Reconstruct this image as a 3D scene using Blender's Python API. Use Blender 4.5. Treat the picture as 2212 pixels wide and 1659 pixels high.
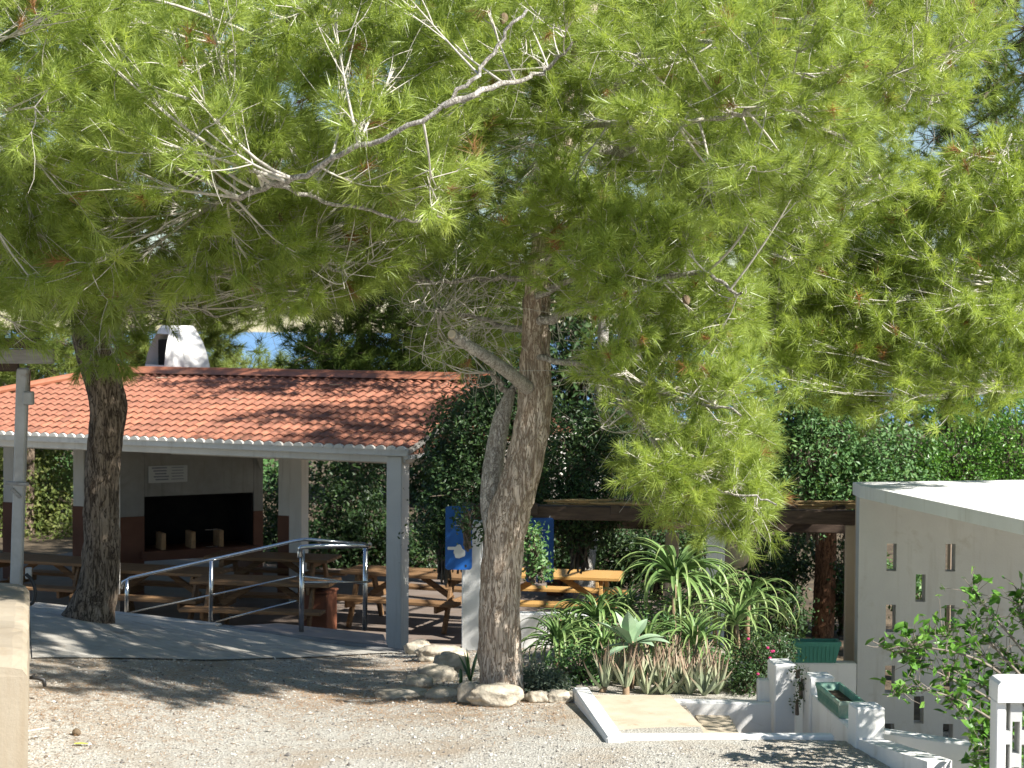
import bpy, math, random
import numpy as np
from mathutils import Vector, Matrix, noise as mnoise

for o in list(bpy.data.objects):
    bpy.data.objects.remove(o)
scene = bpy.context.scene
COL = scene.collection
rad = math.radians

# ------------------------------------------------------------------ camera
EYE = 4.6
PITCH, ROLL = 1.90, 0.40
cam_d = bpy.data.cameras.new("camera")
cam = bpy.data.objects.new("camera", cam_d)
COL.objects.link(cam)
cam_d.sensor_width = 36.0
cam_d.lens = 63.9
cam_d.clip_start = 0.1
cam_d.clip_end = 9000
cam_d.dof.use_dof = True
cam_d.dof.focus_distance = 14.5
cam_d.dof.aperture_fstop = 4.5
R3 = (Matrix.Rotation(rad(90 - PITCH), 3, 'X') @ Matrix.Rotation(rad(ROLL), 3, 'Z'))
cam.matrix_world = Matrix.Translation((0, 0, EYE)) @ R3.to_4x4()
scene.camera = cam

# ------------------------------------------------------------------ world and sun
SUN = Vector((1.0, -0.64, 0.98)).normalized()          # towards the sun
elev = math.asin(SUN.z)
azim = math.atan2(SUN.x, SUN.y)
world = bpy.data.worlds.new("World")
scene.world = world
world.use_nodes = True
wn, wl = world.node_tree.nodes, world.node_tree.links
sky = wn.new("ShaderNodeTexSky")
sky.sky_type = 'NISHITA'
sky.sun_disc = False
sky.sun_elevation = elev
sky.sun_rotation = azim
sky.air_density = 1.0
sky.dust_density = 0.1
sky.ozone_density = 2.5
bg = wn["Background"]
bg.inputs[1].default_value = 0.062
wl.new(sky.outputs[0], bg.inputs[0])
sd = bpy.data.lights.new("sun", 'SUN')
sd.energy = 5.0
sd.angle = rad(0.55)
sd.color = (1.0, 0.965, 0.90)
sun = bpy.data.objects.new("sun", sd)
COL.objects.link(sun)
sun.rotation_euler = SUN.to_track_quat('Z', 'Y').to_euler()
sun.location = (20, -5, 30)
vs = scene.view_settings
vs.view_transform = 'Standard'
vs.look = 'None'
vs.exposure = 1.12
vs.gamma = 1.0
scene.cycles.use_denoising = True
scene.cycles.max_bounces = 8
scene.cycles.transparent_max_bounces = 8
scene.cycles.transmission_bounces = 6

# ------------------------------------------------------------------ helpers
FD = 3925.6
def P(x, y, Y):
    """a spot in the photograph (2212 px wide) at Y metres in front of the camera -> world point"""
    d = R3 @ Vector(((x - 1106) / FD, -(y - 829.5) / FD, -1.0))
    k = Y / d.y
    return np.array((d.x * k, Y, EYE + d.z * k))

def px(n, Y):
    return n * Y / FD

def nz(v):
    v = np.asarray(v, float)
    return v / (np.linalg.norm(v) + 1e-12)

def mesh_np(name, V, tris=None, quads=None, attr=None, smooth=False):
    me = bpy.data.meshes.new(name)
    V = np.ascontiguousarray(V, np.float32)
    nt = 0 if tris is None else len(tris)
    nq = 0 if quads is None else len(quads)
    me.vertices.add(len(V))
    me.vertices.foreach_set("co", V.ravel())
    loops = []
    if nt: loops.append(np.asarray(tris, np.int32).ravel())
    if nq: loops.append(np.asarray(quads, np.int32).ravel())
    lv = np.concatenate(loops)
    me.loops.add(len(lv))
    me.loops.foreach_set("vertex_index", lv)
    me.polygons.add(nt + nq)
    st = np.concatenate([np.arange(nt) * 3, nt * 3 + np.arange(nq) * 4]).astype(np.int32)
    me.polygons.foreach_set("loop_start", st)
    try:
        me.polygons.foreach_set("loop_total", np.concatenate([np.full(nt, 3), np.full(nq, 4)]).astype(np.int32))
    except Exception:
        pass
    if attr is not None:
        a = me.attributes.new("tint", 'FLOAT', 'POINT')
        a.data.foreach_set("value", np.asarray(attr, np.float32))
    me.polygons.foreach_set("use_smooth", np.full(nt + nq, smooth))
    me.update(calc_edges=True)
    return me

def link(name, me, mat=None, parent=None, loc=None, rotz=0.0):
    o = bpy.data.objects.new(name, me)
    COL.objects.link(o)
    if mat is not None and me is not None and not me.materials:
        me.materials.append(mat)
    if parent is not None:
        o.parent = parent
    if loc is not None:
        o.location = loc
    if rotz:
        o.rotation_euler = (0, 0, rotz)
    return o

def tag(o, label=None, cat=None, group=None, kind=None):
    if label: o["label"] = label
    if cat: o["category"] = cat
    if group: o["group"] = group
    if kind: o["kind"] = kind
    return o

def thing(name, label, cat, loc=(0, 0, 0), rotz=0.0, group=None):
    o = bpy.data.objects.new(name, None)
    o.empty_display_size = 0.1
    COL.objects.link(o)
    o.location = loc
    o.rotation_euler = (0, 0, rotz)
    return tag(o, label, cat, group)

class MB:
    """collects shapes; build() makes ONE mesh object"""
    def __init__(s):
        s.v, s.f = [], []
    def add(s, V, F):
        b = len(s.v)
        s.v.extend([tuple(p) for p in V])
        s.f.extend([tuple(i + b for i in f) for f in F])
        return s
    def box(s, c, size, rot=None, bev=0.0):
        hx, hy, hz = [k / 2 for k in size]
        if bev > 0:
            b = min(bev, hx * .9, hy * .9, hz * .9)
            pts = []
            for sx in (-1, 1):
                for sy in (-1, 1):
                    for sz in (-1, 1):
                        pts += [(sx * hx, sy * (hy - b), sz * (hz - b)), (sx * (hx - b), sy * hy, sz * (hz - b)), (sx * (hx - b), sy * (hy - b), sz * hz)]
            def i(sx, sy, sz, k): return ((sx > 0) * 4 + (sy > 0) * 2 + (sz > 0)) * 3 + k
            F = []
            for a in (-1, 1):
                q = [i(a, -1, -1, 0), i(a, 1, -1, 0), i(a, 1, 1, 0), i(a, -1, 1, 0)]; F.append(q if a > 0 else q[::-1])
                q = [i(-1, a, -1, 1), i(-1, a, 1, 1), i(1, a, 1, 1), i(1, a, -1, 1)]; F.append(q if a > 0 else q[::-1])
                q = [i(-1, -1, a, 2), i(1, -1, a, 2), i(1, 1, a, 2), i(-1, 1, a, 2)]; F.append(q if a > 0 else q[::-1])
            for a in (-1, 1):
                for c2 in (-1, 1):
                    s1 = a * c2 > 0
                    q = [i(a, c2, -1, 0), i(a, c2, -1, 1), i(a, c2, 1, 1), i(a, c2, 1, 0)]; F.append(q if s1 else q[::-1])
                    q = [i(a, -1, c2, 0), i(a, 1, c2, 0), i(a, 1, c2, 2), i(a, -1, c2, 2)]; F.append(q if s1 else q[::-1])
                    q = [i(-1, a, c2, 1), i(-1, a, c2, 2), i(1, a, c2, 2), i(1, a, c2, 1)]; F.append(q if s1 else q[::-1])
                    for d in (-1, 1):
                        t = [i(a, c2, d, 0), i(a, c2, d, 1), i(a, c2, d, 2)]
                        F.append(t if a * c2 * d > 0 else t[::-1])
        else:
            pts = [(x * hx, y * hy, z * hz) for x in (-1, 1) for y in (-1, 1) for z in (-1, 1)]
            F = [(0, 1, 3, 2), (4, 6, 7, 5), (0, 4, 5, 1), (2, 3, 7, 6), (0, 2, 6, 4), (1, 5, 7, 3)]
        if rot is not None:
            pts = [tuple(rot @ Vector(p)) for p in pts]
        return s.add([(p[0] + c[0], p[1] + c[1], p[2] + c[2]) for p in pts], F)
    def bar(s, a, b, w, h, up=(0, 0, 1), bev=0.0):
        a, b = Vector(a), Vector(b)
        d = b - a
        L = d.length
        x = d.normalized()
        u = Vector(up)
        if abs(x.dot(u)) > .98: u = Vector((0, 1, 0))
        y = u.cross(x).normalized()
        z = x.cross(y)
        m = Matrix((x, y, z)).transposed()
        return s.box((a + b) / 2, (L, w, h), m, bev)
    def tube(s, pts, rads, n=8, cap=True):
        pts = [np.asarray(p, float) for p in pts]
        V, F = [], []
        u = None
        for i, p in enumerate(pts):
            t = nz(pts[min(i + 1, len(pts) - 1)] - pts[max(i - 1, 0)])
            if u is None:
                u = nz(np.cross(t, (0.31, 0.95, 0.05) if abs(t[2]) > .7 else (0, 0, 1)))
            u = nz(u - t * np.dot(u, t))
            w = np.cross(t, u)
            r = rads[i] if hasattr(rads, '__len__') else rads
            for k in range(n):
                a = 2 * math.pi * k / n
                V.append(p + r * (math.cos(a) * u + math.sin(a) * w))
        for i in range(len(pts) - 1):
            for k in range(n):
                k2 = (k + 1) % n
                F.append((i * n + k, i * n + k2, (i + 1) * n + k2, (i + 1) * n + k))
        if cap:
            F.append(tuple(range(n))[::-1])
            F.append(tuple((len(pts) - 1) * n + k for k in range(n)))
        return s.add(V, F)
    def prism(s, poly, z0, z1):
        n = len(poly)
        V = [(p[0], p[1], z0) for p in poly] + [(p[0], p[1], z1) for p in poly]
        F = [tuple(range(n))[::-1], tuple(range(n, 2 * n))]
        F += [(k, (k + 1) % n, n + (k + 1) % n, n + k) for k in range(n)]
        return s.add(V, F)
    def lathe(s, prof, n=20, c=(0, 0, 0)):
        V, F = [], []
        for r, z in prof:
            for k in range(n):
                a = 2 * math.pi * k / n
                V.append((c[0] + r * math.cos(a), c[1] + r * math.sin(a), c[2] + z))
        for i in range(len(prof) - 1):
            for k in range(n):
                k2 = (k + 1) % n
                F.append((i * n + k, i * n + k2, (i + 1) * n + k2, (i + 1) * n + k))
        return s.add(V, F)
    def mesh(s, name, smooth=False):
        me = bpy.data.meshes.new(name)
        me.from_pydata(s.v, [], s.f)
        me.update()
        if smooth:
            me.polygons.foreach_set("use_smooth", [True] * len(me.polygons))
        return me
    def build(s, name, mat, parent=None, smooth=False, world=True):
        """world=True: coordinates are world ones although the parent stands elsewhere"""
        if parent is not None and world:
            inv = Matrix.Rotation(-parent.rotation_euler.z, 4, 'Z') @ Matrix.Translation(-Vector(parent.location))
            pp = parent.parent
            s.v = [tuple(inv @ Vector(p)) for p in s.v]
        return link(name, s.mesh(name, smooth), mat, parent)

def catmull(pts, m=8):
    pts = [np.asarray(p, float) for p in pts]
    P_ = [2 * pts[0] - pts[1]] + pts + [2 * pts[-1] - pts[-2]]
    out = []
    for i in range(1, len(P_) - 2):
        for k in range(m):
            t = k / m
            a, b, c, d = P_[i - 1], P_[i], P_[i + 1], P_[i + 2]
            out.append(.5 * ((2 * b) + (c - a) * t + (2 * a - 5 * b + 4 * c - d) * t * t + (3 * b - a - 3 * c + d) * t ** 3))
    out.append(pts[-1])
    return np.array(out)

# ------------------------------------------------------------------ materials
def newmat(name):
    m = bpy.data.materials.new(name)
    m.use_nodes = True
    nt = m.node_tree
    return m, nt.nodes, nt.links, nt.nodes["Principled BSDF"]

def coords(n, l, stretch=(1, 1, 1), space='Object'):
    tc = n.new("ShaderNodeTexCoord")
    mp = n.new("ShaderNodeMapping")
    mp.inputs['Scale'].default_value = stretch
    l.new(tc.outputs[space], mp.inputs['Vector'])
    return mp.outputs[0]

def noise_node(n, l, vec, scale, detail=6, rough=.6, dist=0):
    t = n.new("ShaderNodeTexNoise")
    t.inputs['Scale'].default_value = scale
    t.inputs['Detail'].default_value = detail
    t.inputs['Roughness'].default_value = rough
    t.inputs['Distortion'].default_value = dist
    l.new(vec, t.inputs['Vector'])
    return t

def ramp(n, l, fac, stops):
    r = n.new("ShaderNodeValToRGB")
    e = r.color_ramp.elements
    e[0].position, e[0].color = stops[0][0], (*stops[0][1], 1)
    e[1].position, e[1].color = stops[-1][0], (*stops[-1][1], 1)
    for p, c in stops[1:-1]:
        k = e.new(p)
        k.color = (*c, 1)
    l.new(fac, r.inputs[0])
    return r.outputs[0]

def mixc(n, l, fac, a, b, mode='MIX'):
    m = n.new("ShaderNodeMix")
    m.data_type = 'RGBA'
    m.blend_type = mode
    for s, v in ((0, fac), (6, a), (7, b)):
        if hasattr(v, 'is_linked') or hasattr(v, 'links'):
            l.new(v, m.inputs[s])
        elif s == 0:
            m.inputs[0].default_value = v
        else:
            m.inputs[s].default_value = (*v, 1)
    return m.outputs[2]

def bump(n, l, bsdf, h, strength=.5, dist=.01):
    b = n.new("ShaderNodeBump")
    b.inputs['Strength'].default_value = strength
    b.inputs['Distance'].default_value = dist
    l.new(h, b.inputs['Height'])
    l.new(b.outputs[0], bsdf.inputs['Normal'])

def M(name, c1, c2, scale=4, rough=.8, bstr=.3, bscale=40, bdist=.004, stretch=(1, 1, 1), spec=.3, metal=0., lo=.35, hi=.65, dist=0, stain=None):
    m, n, l, b = newmat(name)
    v = coords(n, l, stretch)
    t = noise_node(n, l, v, scale, 8, .62, dist)
    c = ramp(n, l, t.outputs[0], [(lo, c1), (hi, c2)])
    if stain:
        t3 = noise_node(n, l, v, stain[1], 6, .7, .6)
        f = ramp(n, l, t3.outputs[0], [(stain[2], (0, 0, 0)), (stain[3], (1, 1, 1))])
        c = mixc(n, l, f, c, stain[0])
    l.new(c, b.inputs['Base Color'])
    b.inputs['Roughness'].default_value = rough
    b.inputs['Metallic'].default_value = metal
    b.inputs['Specular IOR Level'].default_value = spec
    if bstr:
        t2 = noise_node(n, l, v, bscale, 5, .65)
        bump(n, l, b, t2.outputs[0], bstr, bdist)
    return m

MAT = {}
MAT['plaster'] = M('white_plaster', (.70, .69, .665), (.78, .77, .745), 1.5, .85, .35, 60, .004, stain=((.50, .46, .38), 3.2, .62, .82))
MAT['plaster_pav'] = M('offwhite_paint', (.62, .59, .53), (.70, .67, .61), 1.5, .85, .3, 60, .004, stain=((.38, .34, .27), 3.2, .62, .82))
MAT['plaster_shaded'] = M('shade_darkened_paint', (.24, .225, .20), (.32, .305, .275), 1.5, .88, .3, 60, .004, stain=((.22, .20, .17), 2.2, .5, .8))  # plaster colour darkened to stand in for the shade under the roof
MAT['plaster_aged'] = M('aged_white_render', (.49, .49, .475), (.57, .57, .55), 1.2, .9, .4, 50, .004, stain=((.38, .35, .29), 2.6, .55, .8))
MAT['plaster_cream'] = M('cream_plaster', (.29, .24, .175), (.38, .325, .245), 1.3, .88, .5, 45, .006, stain=((.42, .36, .27), 2.4, .58, .8))
MAT['plaster_tan'] = M('tan_plaster', (.47, .36, .26), (.55, .43, .32), 2, .88, .3, 50)
MAT['brown_paint'] = M('brown_paint', (.13, .055, .032), (.17, .075, .045), 3, .7, .2, 50)
MAT['concrete'] = M('concrete', (.35, .325, .28), (.46, .43, .375), 7, .95, .9, 90, .008, stain=((.2, .16, .12), 1.5, .55, .75))
MAT['ramp_paint'] = M('ramp_concrete', (.27, .22, .20), (.34, .28, .25), 3, .9, .4, 70)
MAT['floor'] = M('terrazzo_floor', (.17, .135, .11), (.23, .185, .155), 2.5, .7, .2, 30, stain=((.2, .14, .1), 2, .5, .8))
MAT['sandcrete'] = M('sandy_concrete', (.44, .37, .27), (.54, .46, .35), 4, .92, .6, 120, .003, stain=((.33, .24, .15), 3.0, .56, .72))
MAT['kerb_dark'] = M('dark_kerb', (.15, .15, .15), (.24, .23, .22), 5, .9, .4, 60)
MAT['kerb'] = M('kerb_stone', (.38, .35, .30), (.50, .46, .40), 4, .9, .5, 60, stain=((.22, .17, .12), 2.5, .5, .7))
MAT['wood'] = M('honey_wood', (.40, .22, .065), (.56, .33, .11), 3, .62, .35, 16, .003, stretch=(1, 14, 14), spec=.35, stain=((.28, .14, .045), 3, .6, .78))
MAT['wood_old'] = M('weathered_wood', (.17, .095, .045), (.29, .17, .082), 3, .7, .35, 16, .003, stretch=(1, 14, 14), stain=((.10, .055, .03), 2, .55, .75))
MAT['beam'] = M('stained_beam', (.055, .036, .026), (.10, .068, .049), 4, .75, .5, 18, .004, stretch=(1, 9, 9))
MAT['endgrain'] = M('beam_endgrain', (.26, .18, .10), (.42, .33, .22), 9, .85, .5, 30)
MAT['thatch'] = M('reed_thatch', (.20, .13, .06), (.42, .30, .15), 7, .9, .6, 30, .006, stretch=(1, 6, 6))
MAT['steel'] = M('brushed_steel', (.55, .55, .55), (.66, .66, .66), 8, .22, .04, 60, metal=1., spec=.5)
MAT['post_steel'] = M('galvanised_post', (.36, .35, .33), (.48, .47, .45), 5, .55, .15, 60, metal=.25, stain=((.25, .18, .12), 4, .62, .75))
MAT['grey_wood'] = M('grey_board', (.26, .24, .22), (.38, .36, .33), 4, .85, .4, 20, stretch=(1, 8, 8))
MAT['soot'] = M('soot', (.006, .006, .006), (.014, .012, .011), 5, .95, .3, 40)
MAT['firebrick'] = M('firebrick', (.34, .20, .10), (.46, .29, .15), 9, .9, .4, 50)
MAT['blue'] = M('sign_blue', (.012, .09, .33), (.016, .105, .37), 2, .45, 0)
MAT['blue_shaded'] = M('sign_blue_shaded', (.010, .055, .20), (.013, .065, .23), 2, .5, 0)  # the sign blue again, darkened to stand in for tree shade
MAT['print'] = M('sign_white', (.62, .62, .60), (.68, .68, .66), 2, .5, 0)
MAT['sticker'] = M('sign_black', (.02, .02, .025), (.03, .03, .03), 2, .5, 0)
MAT['paper'] = M('poster_paper', (.42, .42, .40), (.46, .46, .44), 2, .6, 0)
MAT['poster_ink'] = M('poster_ink', (.17, .17, .20), (.22, .22, .25), 9, .6, 0)
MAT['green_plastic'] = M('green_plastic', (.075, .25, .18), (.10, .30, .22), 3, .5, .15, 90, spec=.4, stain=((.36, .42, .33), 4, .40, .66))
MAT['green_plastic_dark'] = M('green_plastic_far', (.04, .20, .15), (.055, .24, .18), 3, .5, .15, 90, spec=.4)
MAT['soil'] = M('soil', (.055, .038, .025), (.12, .085, .055), 6, .95, .9, 40, .02)
MAT['rock'] = M('limestone', (.33, .28, .21), (.56, .50, .40), 4, .92, .9, 14, .02, stain=((.16, .12, .08), 5, .52, .72))
MAT['bin'] = M('rust_brown_panel', (.17, .062, .032), (.22, .085, .045), 3, .7, .2, 40)
MAT['rubber'] = M('black_rubber', (.012, .012, .013), (.02, .02, .02), 4, .5, .1, 40, spec=.5)
MAT['lamp_glass'] = M('lamp_glass', (.75, .75, .74), (.8, .8, .78), 2, .3, 0)
MAT['globe'] = M('tan_globe', (.40, .31, .23), (.48, .38, .29), 3, .6, .3, 30)
MAT['cone'] = M('pine_cone', (.11, .075, .045), (.20, .145, .09), 14, .85, .6, 40)
MAT['cutwood'] = M('cut_wood', (.42, .34, .24), (.55, .47, .36), 9, .9, .3, 40)
MAT['dry_leaf'] = M('dry_leaf', (.30, .16, .07), (.42, .25, .11), 6, .8, .2, 30)
MAT['yellow_leaf'] = M('yellow_leaf', (.42, .46, .06), (.5, .52, .1), 6, .7, .2, 30)
MAT['pink'] = M('pink_petals', (.35, .02, .09), (.45, .04, .14), 6, .7, 0)
MAT['terracotta_pot'] = M('terracotta_stone', (.50, .30, .17), (.58, .38, .24), 5, .9, .3, 40)
MAT['twig'] = M('pale_twig', (.40, .37, .32), (.60, .56, .49), 14, .9, .3, 60)
MAT['twig_mid'] = M('grey_brown_twig', (.17, .14, .11), (.28, .24, .20), 12, .9, .3, 60)
MAT['twig_dark'] = M('brown_twig', (.10, .075, .055), (.19, .15, .115), 12, .9, .3, 60)

def add_streaks(m, col, lo=.52, hi=.75, amt=.5):
    nt = m.node_tree; n, l = nt.nodes, nt.links
    b = n["Principled BSDF"]
    old = b.inputs['Base Color'].links[0].from_socket
    t = noise_node(n, l, coords(n, l, (9, 9, .7)), 1.0, 6, .6)
    f = ramp(n, l, t.outputs[0], [(lo, (0, 0, 0)), (hi, (amt, amt, amt))])
    l.new(mixc(n, l, f, old, col), b.inputs['Base Color'])
for k_, c_, a_ in (('plaster_aged', (.30, .27, .21), .45), ('plaster', (.42, .38, .30), .40), ('plaster_pav', (.28, .24, .18), .4), ('plaster_shaded', (.13, .12, .10), .6), ('plaster_cream', (.27, .20, .12), .5)):
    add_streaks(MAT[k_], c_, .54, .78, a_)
# terracotta roof tiles, each with its own tone
def mat_tile():
    m, n, l, b = newmat('terracotta_tile')
    oi = n.new("ShaderNodeObjectInfo")
    v = coords(n, l)
    t = noise_node(n, l, v, 9, 6, .65)
    c = ramp(n, l, t.outputs[0], [(.3, (.28, .105, .062)), (.7, (.40, .168, .102))])
    f = ramp(n, l, oi.outputs['Random'], [(0, (.70, .72, .74)), (.5, (.95, .95, .95)), (1, (1.18, 1.14, 1.08))])
    c = mixc(n, l, 1.0, c, f, 'MULTIPLY')
    t2 = noise_node(n, l, v, 30, 4, .6)
    f2 = ramp(n, l, t2.outputs[0], [(.63, (0, 0, 0)), (.78, (1, 1, 1))])
    c = mixc(n, l, f2, c, (.23, .17, .12))
    l.new(c, b.inputs['Base Color'])
    b.inputs['Roughness'].default_value = .78
    bump(n, l, b, t2.outputs[0], .3, .003)
    return m
MAT['tile'] = mat_tile()
MAT['ridge'] = M('terracotta_sheet', (.34, .13, .072), (.40, .16, .09), 2, .55, .05, 40, stain=((.25, .1, .06), 4, .6, .8))

def mat_gravel():
    m, n, l, b = newmat('gravel')
    v = coords(n, l)
    vo = n.new("ShaderNodeTexVoronoi")
    vo.inputs['Scale'].default_value = 75
    l.new(v, vo.inputs['Vector'])
    sep = n.new("ShaderNodeSeparateColor")
    l.new(vo.outputs['Color'], sep.inputs[0])
    c = ramp(n, l, sep.outputs[0], [(0, (.25, .24, .215)), (.35, (.375, .355, .31)), (.7, (.44, .415, .36)), (1, (.50, .48, .43))])
    big = noise_node(n, l, v, .9, 6, .65, .8)
    f = ramp(n, l, big.outputs[0], [(.46, (0, 0, 0)), (.66, (.75, .75, .75))])
    c = mixc(n, l, f, c, (.30, .235, .165))
    l.new(c, b.inputs['Base Color'])
    b.inputs['Roughness'].default_value = .95
    b.inputs['Specular IOR Level'].default_value = .15
    bump(n, l, b, vo.outputs['Distance'], .7, .012)
    return m
MAT['gravel'] = mat_gravel()

def mat_bark(name, plate, plate2, gap, sx=11, sz=1.7, gapw=.045):
    m, n, l, b = newmat(name)
    v = coords(n, l, (sx, sx, sz))
    a1 = noise_node(n, l, v, 1.0, 5, .62, .9)
    a2 = noise_node(n, l, v, 2.3, 4, .6, 1.4)
    fine = noise_node(n, l, coords(n, l, (sx * 3.2, sx * 3.2, sz * 3.5)), 1.0, 7, .72)
    patch = noise_node(n, l, coords(n, l, (3, 3, 1.6)), 1.6, 5, .6)
    def crack(t, w):
        s_ = n.new("ShaderNodeMath"); s_.operation = 'SUBTRACT'; s_.inputs[1].default_value = .5
        l.new(t.outputs[0], s_.inputs[0])
        q = n.new("ShaderNodeMath"); q.operation = 'ABSOLUTE'; l.new(s_.outputs[0], q.inputs[0])
        return ramp(n, l, q.outputs[0], [(0.0, (0, 0, 0)), (w, (1, 1, 1))])
    k1, k2 = crack(a1, gapw), crack(a2, gapw * .9)
    h = mixc(n, l, 1.0, k1, k2, 'MULTIPLY')
    c = ramp(n, l, patch.outputs[0], [(.3, plate), (.62, plate2), (.8, (plate2[0] * 1.12, plate2[1] * .86, plate2[2] * .66))])
    c = mixc(n, l, .40, c, ramp(n, l, fine.outputs[0], [(.3, tuple(k * .55 for k in plate)), (.7, tuple(min(1, k * 1.4) for k in plate2))]))
    c = mixc(n, l, h, gap, c)
    l.new(c, b.inputs['Base Color'])
    b.inputs['Roughness'].default_value = .95
    b.inputs['Specular IOR Level'].default_value = .1
    hm = mixc(n, l, .4, h, fine.outputs[0])
    bump(n, l, b, hm, .75, .018)
    return m
MAT['bark'] = mat_bark('pine_bark', (.46, .365, .28), (.64, .545, .445), (.23, .165, .115))
MAT['bark_red'] = mat_bark('red_pine_bark', (.22, .105, .062), (.32, .17, .10), (.06, .03, .02), 12, 2.2)
MAT['bark_grey'] = mat_bark('grey_limb_bark', (.46, .425, .375), (.62, .585, .53), (.24, .21, .18), 22, 9)
MAT['bark_dark'] = mat_bark('dark_pine_bark', (.19, .135, .095), (.30, .235, .175), (.045, .032, .024), 10, 1.8)

def mat_leaf(name, stops, trans=.35, rough=.5, spec=.3, tcol=(1.25, 1.1, .45)):
    m, n, l, b = newmat(name)
    a = n.new("ShaderNodeAttribute"); a.attribute_name = "tint"
    c = ramp(n, l, a.outputs['Fac'], stops)
    l.new(c, b.inputs['Base Color'])
    b.inputs['Roughness'].default_value = rough
    b.inputs['Specular IOR Level'].default_value = spec
    tr = n.new("ShaderNodeBsdfTranslucent")
    tc = mixc(n, l, 1.0, c, tcol, 'MULTIPLY')
    l.new(tc, tr.inputs['Color'])
    ms = n.new("ShaderNodeMixShader")
    ms.inputs[0].default_value = trans
    l.new(b.outputs[0], ms.inputs[1])
    l.new(tr.outputs[0], ms.inputs[2])
    l.new(ms.outputs[0], n["Material Output"].inputs['Surface'])
    return m
MAT['needle'] = mat_leaf('pine_needles', [(0, (.19, .25, .05)), (.45, (.33, .425, .10)), (.85, (.46, .56, .15)), (.965, (.48, .55, .16)), (.975, (.40, .22, .10)), (1, (.36, .19, .09))], .52, .34, .6, (1.12, 1.08, .62))
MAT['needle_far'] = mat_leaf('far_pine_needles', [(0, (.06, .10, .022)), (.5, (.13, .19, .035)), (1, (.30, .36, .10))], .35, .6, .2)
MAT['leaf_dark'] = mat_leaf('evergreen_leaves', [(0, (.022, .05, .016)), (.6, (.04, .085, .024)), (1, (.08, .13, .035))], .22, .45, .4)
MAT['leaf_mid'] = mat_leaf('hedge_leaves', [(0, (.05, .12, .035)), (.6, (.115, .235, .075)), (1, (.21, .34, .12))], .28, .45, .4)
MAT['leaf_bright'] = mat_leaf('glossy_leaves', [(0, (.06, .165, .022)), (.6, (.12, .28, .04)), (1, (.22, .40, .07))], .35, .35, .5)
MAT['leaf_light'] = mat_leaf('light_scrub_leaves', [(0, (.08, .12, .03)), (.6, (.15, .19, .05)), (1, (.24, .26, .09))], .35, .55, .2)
MAT['rosemary'] = mat_leaf('grey_green_leaves', [(0, (.07, .10, .07)), (.6, (.12, .16, .11)), (1, (.19, .22, .16))], .2, .6, .2)

def mat_succulent(name, a, b_, tip=None, rough=.45):
    m, n, l, b = newmat(name)
    v = coords(n, l)
    oi = n.new("ShaderNodeObjectInfo")
    t = noise_node(n, l, v, 12, 4, .6)
    c = ramp(n, l, t.outputs[0], [(.3, a), (.7, b_)])
    f = ramp(n, l, oi.outputs['Random'], [(0, (.75, .78, .75)), (1, (1.2, 1.15, 1.1))])
    c = mixc(n, l, 1.0, c, f, 'MULTIPLY')
    if tip:
        at = n.new("ShaderNodeAttribute"); at.attribute_name = "tint"
        k = ramp(n, l, at.outputs['Fac'], [(.5, (0, 0, 0)), (.95, (1, 1, 1))])
        c = mixc(n, l, k, c, tip)
    l.new(c, b.inputs['Base Color'])
    b.inputs['Roughness'].default_value = rough
    b.inputs['Specular IOR Level'].default_value = .4
    b.inputs['Subsurface Weight'].default_value = 0.0
    return m
MAT['aloe'] = mat_succulent('aloe_leaf', (.10, .185, .055), (.17, .27, .085), (.25, .31, .11))
MAT['aloe_vera'] = mat_succulent('reddened_aloe_leaf', (.26, .30, .19), (.37, .41, .27), (.36, .22, .16))
MAT['agave'] = mat_succulent('pale_agave_leaf', (.22, .34, .205), (.30, .42, .265), (.33, .44, .29), .45)
MAT['clivia'] = mat_succulent('strap_leaf', (.035, .10, .03), (.07, .15, .045), (.10, .19, .06), .4)
MAT['dry_stem'] = M('dry_aloe_stem', (.20, .13, .08), (.34, .25, .16), 10, .9, .6, 30)

# ------------------------------------------------------------------ terrain
ctrl = [(1106, 1659, 11.75), (40, 1655, 11.5), (600, 1600, 12.6), (2000, 1659, 11.8), (1305, 1600, 12.4), (1790, 1600, 12.4), (1238, 1515, 14.0),
        (1090, 1500, 14.3), (700, 1500, 15.0), (880, 1409, 19.0), (470, 1352, 20.0), (70, 1308, 21.0), (200, 1337, 17.3), (700, 1440, 17.2), (300, 1440, 15.0),
        (80, 1500, 13.4), (1400, 1505, 14.5), (1450, 1400, 16.6), (1640, 1500, 14.6), (1020, 1405, 18.5)]
CP = np.array([P(*c) for c in ctrl] + [(-9, 11, 2.0), (-9, 17, 2.1), (-10, 22, 1.6), (0, 8, 1.8), (-6, 6, 1.9), (6, 6, 1.8), (0, 0, 1.9), (3, 17, 1.5)])
def tps(r):
    return np.where(r > 0, r * r * np.log(r + 1e-9), 0)
_n = len(CP)
_A = np.zeros((_n + 3, _n + 3))
_A[:_n, :_n] = tps(np.linalg.norm(CP[:, None, :2] - CP[None, :, :2], axis=2)) + np.eye(_n) * .15
_A[:_n, _n] = 1; _A[:_n, _n + 1:] = CP[:, :2]
_A[_n:, :_n] = _A[:_n, _n:].T
_W = np.linalg.solve(_A, np.concatenate([CP[:, 2], np.zeros(3)]))
def yard_z(x, y):
    x, y = np.atleast_1d(np.asarray(x, float)), np.atleast_1d(np.asarray(y, float))
    xc, yc = np.clip(x, -10, 6), np.clip(y, 0, 22)
    out = np.empty(len(x))
    for i in range(0, len(x), 4000):
        s = slice(i, i + 4000)
        r = np.hypot(xc[s, None] - CP[None, :, 0], yc[s, None] - CP[None, :, 1])
        out[s] = tps(r) @ _W[:_n] + _W[_n] + _W[_n + 1] * xc[s] + _W[_n + 2] * yc[s]
    return out
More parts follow.
